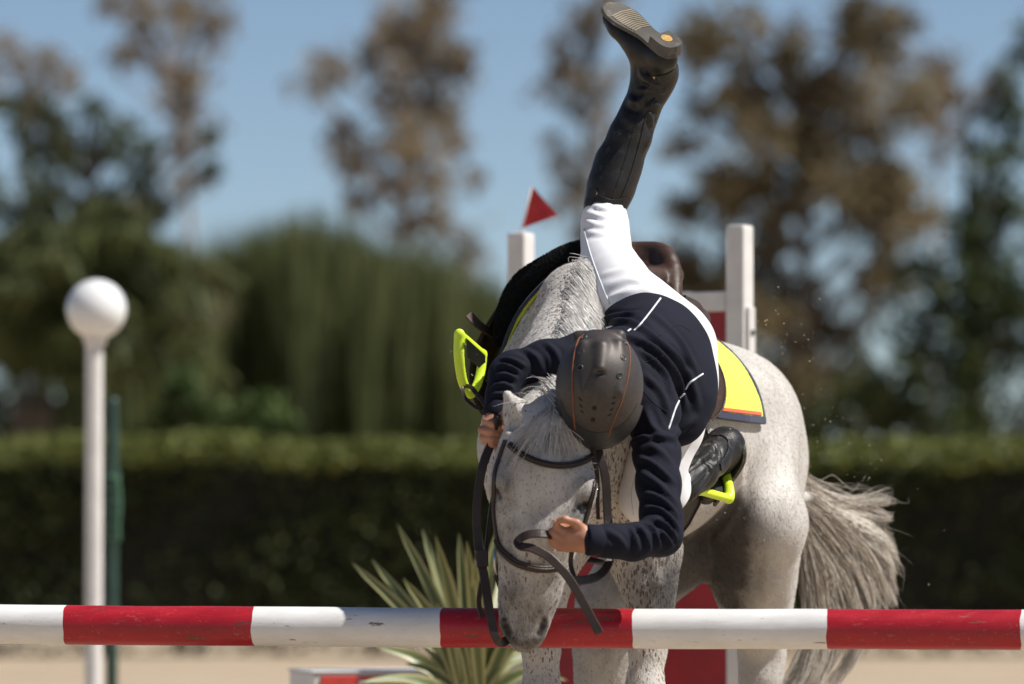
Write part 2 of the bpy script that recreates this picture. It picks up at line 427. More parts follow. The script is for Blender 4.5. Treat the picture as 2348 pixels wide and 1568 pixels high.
tree('eucalyptus', 'broad dense brown eucalyptus filling the sky behind the saddle', [(1620, 100, 85, D), (1700, 200, 95, D), (1800, 120, 95, D), (1900, 220, 110, D), (1950, 50, 90, D), (2040, 60, 55, D), (1740, 330, 80, S_), (1870, 340, 100, D), (2000, 300, 90, D), (1620, 230, 60, S_), (1570, 330, 45, D), (1670, 430, 85, D), (1800, 460, 65, S_), (1960, 440, 90, D), (2060, 420, 70, D), (1590, 480, 60, D), (1750, 560, 80, D), (1680, 600, 80, D), (2030, 500, 70, D), (2110, 500, 55, D), (1780, 680, 85, D), (1880, 730, 70, D), (2030, 640, 80, D), (1700, 740, 90, D), (1850, 860, 80, S_), (1560, 620, 80, D), (1600, 760, 90, D), (1960, 780, 60, S_), (1900, 900, 70, D), (1990, 930, 80, D), (1780, 880, 80, D), (1700, 920, 80, D)], 92, 1840, M_EUCG, M_BARKD, 165, .14, 24, .34, hang=.4)
tree('eucalyptus', 'small tufted eucalyptus top beside the broad brown one', [(2160, 160, 60, D), (2190, 230, 42, D), (2130, 260, 45, D), (2150, 340, 45, S_), (2100, 200, 35, S_), (2240, 200, 30, S_)], 110, 2150, M_EUC, M_BARK, 125, .13, 25, .2, hang=.4)
tree('broadleaf_tree', 'dark green broadleaf tree reaching over the hedge at the frame edge', [(2345, 110, 55, D), (2300, 240, 65, D), (2345, 330, 75, D), (2260, 370, 55, D), (2215, 440, 45, S_), (2320, 480, 85, D), (2220, 560, 70, D), (2130, 630, 80, D), (2300, 650, 105, D), (2180, 730, 105, D), (2080, 730, 80, S_), (2320, 820, 115, D), (2200, 880, 115, D), (2070, 860, 85, D), (1985, 900, 70, D), (2400, 560, 90, D), (2430, 760, 120, D), (2100, 960, 100, D), (1900, 960, 90, D), (2260, 980, 90, D), (2000, 990, 80, D), (2400, 950, 100, D), (2180, 960, 90, D)], 52, 2280, M_GREEN, M_BARKD, 260, .085, 26, .2)
tree('broadleaf_tree', 'dense dark green tree rising behind the white globe post', [(10, 250, 45, D), (110, 265, 50, D), (200, 240, 45, D), (60, 340, 60, D), (160, 330, 60, D), (265, 320, 62, D), (325, 385, 55, D), (100, 440, 80, D), (235, 470, 80, D), (350, 470, 60, D), (40, 520, 85, D), (180, 560, 100, D), (320, 570, 90, D), (60, 650, 105, D), (220, 680, 105, D), (100, 780, 105, D), (270, 790, 90, D), (60, 900, 95, D), (180, 930, 95, D), (480, 300, 30, D), (485, 385, 40, D), (-60, 700, 110, D), (-50, 450, 90, D), (330, 920, 90, D), (40, 990, 80, D), (250, 990, 90, D), (130, 1000, 90, D), (420, 960, 80, D), (420, 850, 80, D), (-60, 950, 100, D), (380, 760, 80, D), (420, 620, 60, D)], 62, 150, M_PINE, M_BARKD, 270, .09, 27, .25)
tree('eucalyptus', 'pale thin eucalyptus top behind the dark green tree corner', [(30, 120, 50, S_), (110, 140, 48, S_), (160, 190, 45, S_), (70, 200, 45, S_), (-40, 150, 60, S_)], 104, 90, M_EUC, M_BARK, 125, .13, 28, .2, hang=.4, tonebias=.1)

# ------------------------------------------------------------------ tall upright stems, palm, shrubs, hedge
rs = np.random.RandomState(31)
def blades(name, base, tip, width, tones, mat, parent, bend=.1, k=5):
    n = len(base); tt = np.linspace(0, 1, k)[None, :, None]; mid = (base + tip) / 2 + rs.randn(n, 3) * bend; mid[:, 2] = (base[:, 2] + tip[:, 2]) * .55
    c = base[:, None] * (1 - tt) ** 2 + 2 * mid[:, None] * tt * (1 - tt) + tip[:, None] * tt ** 2
    side = np.stack([np.cos(rs.rand(n) * 6.28), np.sin(rs.rand(n) * 6.28) * .6, np.zeros(n)], 1)[:, None]
    w = np.asarray(width)[:, None, None] * np.array([.7, 1, .9, .6, .05])[None, :, None]; V = np.stack([c - side * w, c + side * w], 2)
    idx = np.arange(n * k * 2).reshape(n, k, 2); Q = np.stack([idx[:, :-1, 0], idx[:, :-1, 1], idx[:, 1:, 1], idx[:, 1:, 0]], -1).reshape(-1, 4)
    o = mesh_obj(name, V.reshape(-1, 3), Q, mat, parent); v_attr(o, 'tone', np.repeat(tones, k * 2)); return o
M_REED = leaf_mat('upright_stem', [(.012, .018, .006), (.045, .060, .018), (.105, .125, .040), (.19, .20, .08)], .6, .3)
YR = 50.0; reed = empty('reed_clump', (P(800, 1238, YR).x, YR, 0), 'broad clump of tall upright green stems behind the hedge', 'plant')
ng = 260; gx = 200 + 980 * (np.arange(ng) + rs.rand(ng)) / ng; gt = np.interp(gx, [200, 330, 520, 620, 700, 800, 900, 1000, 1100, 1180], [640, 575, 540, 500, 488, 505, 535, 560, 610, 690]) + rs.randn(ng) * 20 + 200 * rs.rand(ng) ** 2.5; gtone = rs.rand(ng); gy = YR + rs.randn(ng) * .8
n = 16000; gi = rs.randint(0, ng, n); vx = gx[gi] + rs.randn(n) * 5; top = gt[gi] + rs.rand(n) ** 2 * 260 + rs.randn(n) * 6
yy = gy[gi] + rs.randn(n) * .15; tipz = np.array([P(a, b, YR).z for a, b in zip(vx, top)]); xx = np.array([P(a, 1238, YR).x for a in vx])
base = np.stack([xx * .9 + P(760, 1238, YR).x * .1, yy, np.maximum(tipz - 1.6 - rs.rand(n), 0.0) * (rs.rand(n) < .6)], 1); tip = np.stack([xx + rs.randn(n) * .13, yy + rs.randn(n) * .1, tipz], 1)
blades('stems', base, tip, .012 + .016 * rs.rand(n), np.clip(.22 + .30 * gtone[gi] + .12 * rs.randn(n) + .42 * np.clip(1 - (top - gt[gi]) / 110, 0, 1), 0, 1), M_REED, reed)  # stems reaching the top get a lighter tone, painting sunlit tips
# palm with arching fronds, some dry
M_FROND = leaf_mat('palm_frond', [(.030, .042, .015), (.075, .095, .032), (.14, .16, .06), (.22, .22, .10)], .6, .35); M_DRY = leaf_mat('dry_frond', [(.07, .048, .032), (.11, .075, .05), (.15, .105, .075), (.2, .15, .11)])
YP = 40.0; pc = P(70, 905, YP); palm = empty('palm', (pc.x, YP, 0), 'palm with arching fronds, some dry and brown, behind the white globe post', 'palm')
tube('trunk', catmull([(pc.x, YP, 0), (pc.x + .05, YP, pc.z * .6), pc], 8), [.22, .2, .19, .18, .18, .18, .19, .2], M_BARKD, palm, 12)
def frond(tipv, sag, mat, dy, seed):
    r_ = np.random.RandomState(seed); tp = np.array(P(*tipv, YP)) + np.array((0, dy, 0)); p0 = np.array(pc); c = np.array(catmull([p0, (p0 + tp) / 2 + np.array((0, 0, sag)), tp], 40)); T = np.gradient(c, axis=0); T /= np.linalg.norm(T, axis=1)[:, None]
    B = []; E = []
    for i in range(5, 40):
        for sd in (-1, 1):
            for q in range(2):
                s = np.cross(T[i], (0, 1, .2)) * sd; s /= np.linalg.norm(s); L = .42 * math.sin(math.pi * (i / 42) ** .8) + .08
                B.append(c[i]); E.append(c[i] + (s * .8 + T[i] * .75 + np.array((0, r_.randn() * .5, -.12))) * L)
    B = np.array(B); E = np.array(E); o = blades('frond', B, E, np.full(len(B), .026), np.clip(.5 + .25 * r_.randn(len(B)), 0, 1), mat, palm, .02); return o
for i, (tv, sg, dry, dy) in enumerate([((300, 520), .45, 0, .1), ((395, 620), .45, 0, -.3), ((200, 560), .3, 0, .4), ((80, 560), .1, 0, .0), ((-30, 600), .3, 0, .2), ((450, 700), .4, 0, .2), ((540, 690), .55, 0, -.5), ((420, 655), .5, 0, -.7), ((470, 800), .4, 0, -.3), ((520, 900), .4, 0, -.6), ((400, 900), .3, 0, .3), ((-120, 750), .3, 0, -.2), ((310, 760), .3, 0, -.9), ((160, 640), .3, 0, -.9), ((250, 880), .2, 0, -1.0), ((-60, 860), .2, 0, -.8), ((340, 600), .4, 0, -.6), ((20, 700), .2, 0, -1.0), ((520, 700), .45, 1, .2)]): frond(tv, sg, M_DRY if dry else M_FROND, dy, i)
M_SHRUB = leaf_mat('bright_shrub_leaf', [(.015, .030, .006), (.040, .075, .014), (.075, .12, .025), (.12, .16, .05)])
tree('shrub', 'bright green leafy shrub right behind the hedge, nearer the white globe post', [(420, 905, 55, D), (380, 960, 55, D), (470, 960, 55, D)], 29, 420, M_SHRUB, M_BARKD, 900, .06, 41, .04, 'shrubs behind the hedge', cat='shrub')
tree('shrub', 'paler rounded shrub behind the hedge below the upright stems', [(590, 925, 50, D), (540, 975, 55, D), (640, 980, 50, D)], 29.5, 590, M_SHRUB, M_BARKD, 900, .06, 42, .04, 'shrubs behind the hedge', cat='shrub', tonebias=.2)
# hedge: clipped, along the far side of the arena
YH = 25.7; hz = P(1173, 1014, YH).z; hedge = empty('hedge', (0, YH, 0), 'long clipped dark green hedge along the far side of the arena', 'hedge')
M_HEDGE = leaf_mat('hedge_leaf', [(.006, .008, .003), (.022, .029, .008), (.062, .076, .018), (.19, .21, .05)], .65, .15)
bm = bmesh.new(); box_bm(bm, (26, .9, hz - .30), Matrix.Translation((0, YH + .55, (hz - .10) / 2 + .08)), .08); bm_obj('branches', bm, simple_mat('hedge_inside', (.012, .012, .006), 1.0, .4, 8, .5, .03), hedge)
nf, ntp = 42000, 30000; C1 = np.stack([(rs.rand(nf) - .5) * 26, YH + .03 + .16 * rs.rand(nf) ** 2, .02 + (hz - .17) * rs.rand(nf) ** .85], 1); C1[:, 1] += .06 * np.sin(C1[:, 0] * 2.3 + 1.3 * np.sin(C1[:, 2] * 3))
an = np.pi * .5 * rs.rand(ntp) ** 1.3 + 0.0; flat_ = rs.rand(ntp) < .35; RH = .15                               # rounded shoulder and flat top, leaf tones brightened there as painted sunlight
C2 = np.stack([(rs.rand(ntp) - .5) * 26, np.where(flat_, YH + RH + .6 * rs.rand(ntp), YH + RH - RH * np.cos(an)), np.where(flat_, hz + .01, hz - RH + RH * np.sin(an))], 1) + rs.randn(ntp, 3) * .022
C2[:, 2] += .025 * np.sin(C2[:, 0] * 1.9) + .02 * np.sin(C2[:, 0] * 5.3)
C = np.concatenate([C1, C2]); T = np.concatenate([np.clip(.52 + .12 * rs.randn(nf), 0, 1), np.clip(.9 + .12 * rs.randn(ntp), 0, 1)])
dd = rs.randn(len(C), 3); dd[nf:, 2] = np.abs(dd[nf:, 2]) * .3; dd[nf:, 1] *= .5
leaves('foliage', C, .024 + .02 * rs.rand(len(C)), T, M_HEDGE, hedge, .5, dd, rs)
for i in range(40):
    x = -12.8 + i * .66 + rs.randn() * .1; tube('stem', [(x, YH + .5, 0), (x + rs.randn() * .05, YH + .5, .3)], .022, M_BARKD, hedge, 6)

# ------------------------------------------------------------------ globe post and green post
M_WHITE = simple_mat('white_paint', (.76, .75, .73), .35, .04, 18, .06); M_WPOST = simple_mat('white_post_paint', (.74, .71, .67), .4, .06, 12, .08)
YL = 9.1; lc = P(221, 709, YL); lr = M(69, YL); lamp = empty('lamp_post', (lc.x, YL, 0), 'white globe on a slim white post', 'lamp post')
bm = bmesh.new(); bmesh.ops.create_uvsphere(bm, u_segments=48, v_segments=32, radius=lr, matrix=Matrix.Translation(lc)); bm_obj('globe', bm, simple_mat('white_globe', (.80, .80, .79), .16, .02, 10, 0), lamp, True)
def lathe(name, c, prof, mat, parent, seg=32):
    V = []; F = []
    for (r, z) in prof:
        for k in range(seg): V.append((c[0] + r * math.cos(2 * math.pi * k / seg), c[1] + r * math.sin(2 * math.pi * k / seg), z))
    for i in range(len(prof) - 1):
        for k in range(seg): F.append((i * seg + k, i * seg + (k + 1) % seg, (i + 1) * seg + (k + 1) % seg, (i + 1) * seg + k))
    o = mesh_obj(name, V, F, mat, parent); fix_normals(o); return o
pr = M(20, YL); zb = lc.z - lr
lathe('post', (P(215, 1238, YL).x, YL), [(0, zb + .02), (pr * .98, zb + .015), (pr, zb - .02), (pr, .06), (pr * 1.02, .0), (0, 0)], M_WPOST, lamp)
lathe('collar', (P(217, 1238, YL).x, YL), [(pr * 1.3, zb + .035), (pr * 1.5, zb + .02), (pr * 1.25, zb - .02), (pr * 1.02, zb - .03)], M_WPOST, lamp)
lathe('foot', (P(215, 1238, YL).x, YL), [(0, .05), (pr * 1.2, .05), (.15, .03), (.16, .002), (0, .002)], M_WPOST, lamp)
YG = 10.2; gpost = empty('green_post', (P(257, 1238, YG).x, YG, 0), 'thin dark green post with a knotted cord behind the white globe post', 'post')
gz = P(257, 912, YG).z; gr = M(14, YG)
lathe('post', (P(257, 1238, YG).x, YG), [(0, gz), (gr * .9, gz), (gr, gz - .02), (gr, 0)], simple_mat('green_paint', (.022, .055, .038), .5, .2, 15), gpost)
M_CORD = simple_mat('green_cord', (.07, .17, .10), .8, .2, 90)
for k in range(6):
    z0 = P(257, 1085 + k * 28, YG).z; pts_ = [(P(257, 1238, YG).x + gr * 1.1 * math.cos(a), YG + gr * 1.1 * math.sin(a), z0 - .02 * a / 6.28) for a in np.linspace(0, 6.28, 16)]; tube('cord', pts_, .007, M_CORD, gpost, 6)
tube('cord', catmull([P(268, 1090, YG - .04), P(274, 1150, YG - .04), P(270, 1210, YG - .04), P(273, 1240, YG - .04)], 12), .009, M_CORD, gpost, 6)

# ------------------------------------------------------------------ jump wing behind the horse, with its flag
AW = math.radians(32); YWR, YWL = 3.56, 4.0
pR, pL = P(1696, 1238, YWR), P(1194, 1238, YWL); ztR = P(1696, 519, YWR).z; dirw = Vector((pR.x - pL.x, YWR - YWL, 0)).normalized(); ang = math.atan2(dirw.y, dirw.x); midw = (pR + pL) / 2; Lw = (Vector((pR.x, pR.y, 0)) - Vector((pL.x, pL.y, 0))).length
wing = empty('jump_wing', (midw.x, midw.y, 0), 'white jump wing with a red panel standing behind the horse', 'jump wing')
M_RED = simple_mat('red_panel_paint', (.36, .012, .020), .45, .12, 10, .08)
pw = .068
for p in (pR, pL):
    po = box_obj('post', (pw, pw, ztR - .0), (p.x, p.y, ztR / 2 + .004), M_WPOST, wing, ang, .012)
    bm = bmesh.new(); box_bm(bm, (.012, .040, 1.30), Matrix.Translation(Vector((p.x, p.y, .90)) + dirw * (pw / 2 + .006)) @ Matrix.Rotation(ang, 4, 'Z'), .003); tr = bm_obj('cup_track', bm, M_WPOST, po)
    for k in range(16): 
        bm = bmesh.new(); c0 = Vector((p.x, p.y, .30 + k * .078)) + dirw * (pw / 2 + .0135); bmesh.ops.create_cone(bm, cap_ends=True, segments=12, radius1=.010, radius2=.010, depth=.004, matrix=Matrix.Translation(c0) @ Matrix.Rotation(ang, 4, 'Z') @ Matrix.Rotation(math.pi / 2, 4, 'Y')); bm_obj('cup_hole', bm, M_HOLE_ if False else simple_mat('track_hole', (.03, .03, .03), .7, 0, 10, 0) if k == 0 and p is pR else bpy.data.materials['track_hole'], po)
    box_obj('foot', (.07, .62, .06), (p.x, p.y, .032), M_WPOST, wing, ang, .008)
zr = P(1640, 690, YWR).z
box_obj('top_rail', (Lw - pw - .006, .052, .062), (midw.x, midw.y, zr), M_WPOST, wing, ang, .005)
zp1 = zr - .034; box_obj('panel', (Lw - pw - .006, .026, zp1 - .20), (midw.x, midw.y, (zp1 + .20) / 2), M_RED, wing, ang, .003)
box_obj('bottom_rail', (Lw - pw - .006, .052, .09), (midw.x, midw.y, .153), M_WPOST, wing, ang, .005)
flag = empty('flag', (pL.x, pL.y, ztR), 'small red triangular flag on the far post of the jump wing', 'flag')
YF = YWL; st_ = tube('stick', [P(1190, 560, YF + .045), P(1196, 530, YF + .045), P(1220, 430, YF + .045)], .005, M_WPOST, flag, 8)
fa, fb, fc = Vector(P(1221, 428, YF + .036)), Vector(P(1198, 523, YF + .036)), Vector(P(1278, 495, YF + .0)); g = []
NF = 9
V = []; Fq = []
for side in (0, 1):
    for i in range(NF):
        for j in range(NF):
            u, w = i / (NF - 1), j / (NF - 1); p = (fa * (1 - w) + fb * w) * (1 - u) + fc * u; p = p + Vector((0, .008 * math.sin(u * 5 + w * 2) * u + side * .0025, 0)); V.append(p)
for side in (0, 1):
    for i in range(NF - 1):
        for j in range(NF - 1):
            q = side * NF * NF + i * NF + j; Fq.append((q, q + 1, q + NF + 1, q + NF))
mesh_obj('cloth', V, Fq, simple_mat('flag_red', (.52, .025, .025), .6, .1, 30), flag)

# ------------------------------------------------------------------ low filler block and yucca
YB = 3.9; cA = P(718, 1545, YB); fz = P(718, 1537, YB).z; fill = empty('jump_filler', (cA.x + .3, YB + .2, 0), 'low red and white jump filler block beside the yucca', 'jump filler')
M_CORAL = simple_mat('coral_red_paint', (.62, .060, .045), .45, .08, 14)
rotf = math.radians(17); ux, uy = Vector((math.cos(rotf), math.sin(rotf), 0)), Vector((-math.sin(rotf), math.cos(rotf), 0)); LF, WF = .62, .30
ctr = Vector((cA.x, YB, 0)) + ux * LF / 2 + uy * WF / 2
box_obj('block', (LF, WF, fz - .012), (ctr.x, ctr.y, (fz - .012) / 2 + .002), M_WPOST, fill, rotf, .006)
box_obj('cap', (LF + .012, WF + .012, .009), (ctr.x, ctr.y, fz - .005), M_WHITE, fill, rotf, .005)
fcn = Vector((cA.x, YB, 0)) + ux * (LF / 2 + .012) - uy * .004; box_obj('front_panel', (LF - .026, .006, fz - .024), (fcn.x, fcn.y, (fz - .014) / 2), M_CORAL, fill, rotf, .002)
mk = Vector((cA.x, YB, 0)) + ux * .155 - uy * .0085
for i, (dx, dz, w, h) in enumerate(((0, -.052, .014, .05), (.022, -.056, .010, .045), (-.018, -.062, .010, .036))): box_obj('mark', (w, .003, h), (mk.x + ux.x * dx, mk.y + ux.y * dx, fz + dz - .005), M_WHITE, fill, rotf)
tipF = Vector(P(1010, 1540, YB + .25)); 
YY = 3.35; yb = P(1085, 1640, YY); yucca = empty('yucca', (yb.x, YY, 0), 'spiky yucca with pale edged leaves behind the rail', 'plant')
t = NT('yucca_leaf'); e = t.attr('edge'); c = t.ramp(e, [(0.0, (.085, .12, .035)), (.45, (.13, .165, .05)), (.62, (.36, .36, .16)), (1.0, (.46, .44, .22))]); t.set(Base_Color=t.mix(t.math('MULTIPLY', t.noise(30.0), .35), c, (.10, .10, .04)), Roughness=.45); M_YUC = t.m
tube('trunk', [(yb.x, YY, .0), (yb.x + .01, YY, yb.z * .6), (yb.x, YY, yb.z + .05)], [.05, .045, .04], M_BARKD, yucca, 10)
r_ = np.random.RandomState(77)
spec = [(910, 1200), (806, 1290), (848, 1283), (966, 1212), (1000, 1228), (1052, 1222), (1072, 1240), (925, 1325), (1100, 1215), (1140, 1210), (985, 1250), (1030, 1300), (880, 1400), (860, 1480), (1180, 1230), (1200, 1290), (950, 1460), (1130, 1290), (1060, 1330), (1000, 1380), (1230, 1350), (1250, 1400), (1210, 1460), (830, 1560), (900, 1590), (1270, 1500), (1300, 1560), (1010, 1460), (1150, 1400), (1090, 1280), (1190, 1500), (930, 1520)]
for i, (tx, ty) in enumerate(spec):
    dyy = r_.randn() * .16 - .02; tp = np.array(P(tx, ty, YY)) + np.array((0, dyy, 0)); p0 = np.array((yb.x, YY, yb.z)) + np.array((r_.randn() * .015, r_.randn() * .015, r_.rand() * .06)); m_ = (p0 + tp) / 2 + np.array((0, 0, .03 + .03 * r_.rand()))
    c_ = catmull([p0, m_, tp], 9); V = []; F = []; ed = []
    out = np.array((tp[0] - p0[0], tp[1] - p0[1] - .5, .35)); pts_, T, _u = frames(c_)
    for k in range(9):
        f = k / 8; w = .0195 * (1 - f) ** .55 * (.55 + .9 * min(1, f * 3)) + .0006; s = np.cross(T[k], out); s /= np.linalg.norm(s) + 1e-9; nn = np.cross(s, T[k]); 
        for q in (-1, -.55, 0, .55, 1): V.append(pts_[k] + s * w * q + nn * w * .35 * abs(q)); ed.append(abs(q))
    for k in range(8):
        for q in range(4): a_ = k * 5 + q; F.append((a_, a_ + 1, a_ + 6, a_ + 5))
    o = mesh_obj('leaf', V, F, M_YUC, yucca); v_attr(o, 'edge', np.array(ed))

# ------------------------------------------------------------------ striped rail in front, on cups of two plain standards
def band_mat(name, c1, c2, wear, wearcol):
    t = NT(name); v = t.coord((1, 3, 3)); f = t.noise(7.0, v, 5.0, .6)
    c = t.ramp(f, [(.3, c1), (.7, c2)]); w = t.ramp(t.noise(55.0, t.coord((.35, 1.6, 1.6)), 6.0, .75), [(.60, 0.0), (.66, 1.0)])
    s = t.ramp(t.noise(26.0, t.coord((.09, 1.8, 1.8)), 5.0, .7), [(.635, 0.0), (.655, 1.0)])
    c = t.mix(t.math('MULTIPLY', w, wear), c, wearcol); c = t.mix(t.math('MULTIPLY', s, .85), c, (.10, .055, .03)); d = t.ramp(t.noise(110.0, t.coord(), 4.0, .7), [(.62, 0.0), (.72, .35)]); c = t.mix(d, c, (.42, .33, .24))
    t.set(Base_Color=c, Roughness=t.math('ADD', t.math('MULTIPLY', f, .25), .28)); t.bump(t.math('ADD', t.noise(20.0, t.coord((.15, 2, 2)), 4.0), t.math('MULTIPLY', s, -.8)), .35, .004); return t.m
M_RW = band_mat('rail_white', (.68, .66, .63), (.80, .79, .77), .35, (.50, .44, .37)); M_RR = band_mat('rail_red', (.30, .006, .014), (.43, .010, .020), .40, (.50, .16, .16))
def rail_xy(vx):                                  # the rail runs slightly towards the camera on its right-hand end
    a = math.radians(-8.0); t_ = ray(vx, 1430); p0 = np.array((P(1190, 1430, 0).x, 0.0)); d = np.array((math.cos(a), math.sin(a)))
    A = np.array([[t_.x, -d[0]], [t_.y, -d[1]]]); r = np.linalg.solve(A, p0 - np.array((CAM.x, CAM.y))); q = p0 + d * r[1]; return q, r[1]
edges_v = [-720, -282, 153, 584, 1014, 1454, 1898, 2341, 2790, 3240]; RR_ = .0500
seg = 40; V = []; F = []; mi = []; rings = []
def rail_c(vx):
    q, l = rail_xy(vx); vy = 1431 + (1444 - 1431) * vx / 2347 + 2.0 * math.sin(vx / 700.0); return np.array(P(vx, vy, q[1]))
ax_r = rail_c(2341) - rail_c(153); ax_r /= np.linalg.norm(ax_r); ur = np.cross(ax_r, (0, 0, 1.0)); ur /= np.linalg.norm(ur); wr = np.cross(ur, ax_r)
for bi in range(len(edges_v) - 1):
    nsub = 8
    for k in range(nsub + (bi == len(edges_v) - 2)):
        rings.append((edges_v[bi] + (edges_v[bi + 1] - edges_v[bi]) * k / nsub, bi % 2 == 0, k == 0))
for (vx, red, first) in rings:
    c = rail_c(vx)
    for k in range(seg):
        a_ = 2 * math.pi * k / seg; wob = (.0014 * math.sin(3 * a_ + vx) + .0006 * math.sin(7 * a_ + vx * 2)) if first and -300 < vx < 2800 else 0.0
        V.append(c + (ur * math.cos(a_) + wr * math.sin(a_)) * (RR_ * (1 + .010 * math.sin(vx * .01 + a_) + .006 * math.sin(a_ * 2 + vx * .023))) + ax_r * wob)
for i in range(len(rings) - 1):
    for k in range(seg): F.append((i * seg + k, i * seg + (k + 1) % seg, (i + 1) * seg + (k + 1) % seg, (i + 1) * seg + k)); mi.append(1 if rings[i][1] else 0)
F.append(tuple(range(seg))[::-1]); mi.append(1); F.append(tuple((len(rings) - 1) * seg + k for k in range(seg))); mi.append(1)
rail = mesh_obj('jump_rail', V, F, M_RW); rail.data.materials.append(M_RR); rail.data.polygons.foreach_set('material_index', mi); fix_normals(rail)
tag(rail, 'red and white striped jump rail across the front', 'jump rail')
for vx, side in ((-600, 'far end of the striped rail, beyond the lamp post'), (3120, 'near end of the striped rail, beyond the tail')):
    c = rail_c(vx); sgn = -1 if vx < 0 else 1
    std = empty('jump_standard', (c[0], c[1] + .11, 0), 'plain white jump standard at the ' + side, 'jump standard', 'standards holding the striped rail')
    box_obj('post', (.08, .08, 1.30), (c[0], c[1] + .115, .652), M_WPOST, std, 0, .008)
    for dx in (-.22, .22): box_obj('foot', (.36, .07, .06), (c[0] + dx, c[1] + .115, .032), M_WPOST, std, 0, .006)
    cup = [(c[0], c[1] + .078, c[2] + .005)] + [(c[0], c[1] + .056 * math.cos(a), c[2] - .058 * math.sin(a)) for a in np.linspace(.1, 3.0, 9)]
    ribbon('cup', cup, [np.array((0, -math.cos(a), math.sin(a))) for a in np.linspace(0, 3.0, 10)], .05, .004, M_WPOST, std)
# ------------------------------------------------------------------ horse: one continuous body
YAW = math.radians(20)
AX = np.array((math.sin(YAW), math.cos(YAW), 0.0)); LA = np.array((math.cos(YAW), -math.sin(YAW), 0.0))   # rearwards, to the horse's left
WP = np.array((0.24, 0.80, 0.0))
def hp(s, l, z): return WP + AX * s + LA * l + np.array((0, 0, z))
SEC = np.array([  # s, z centre, half height, half width, top narrowing
    (-0.48, 1.10, .16, .11, .1), (-0.38, 1.11, .25, .165, .3), (-0.22, 1.14, .345, .20, .5), (0.0, 1.155, .378, .232, .62), (0.15, 1.13, .362, .262, .5),
    (0.3, 1.12, .322, .295, .25), (0.5, 1.12, .280, .285, .1), (0.66, 1.13, .245, .255, .1), (0.82, 1.13, .226, .24, .15), (0.95, 1.11, .205, .22, .15), (1.07, 1.06, .16, .17, 0.0)])
def sec(s): return [np.interp(s, SEC[:, 0], SEC[:, i]) for i in (1, 2, 3, 4)]
def barrel(s, phi, off=0.0):
    """point on the trunk; phi 0 = spine, +pi/2 = horse's left side"""
    zc, hh, hw, nar = sec(s)
    z = math.cos(phi); w = hw * (1 - nar * max(z, 0) ** 2 * 0.75)
    p = hp(s, math.sin(phi) * w, zc + z * hh)
    n = LA * (math.sin(phi) / w) + np.array((0, 0, z / hh)); n /= np.linalg.norm(n)
    return p + n * off, n
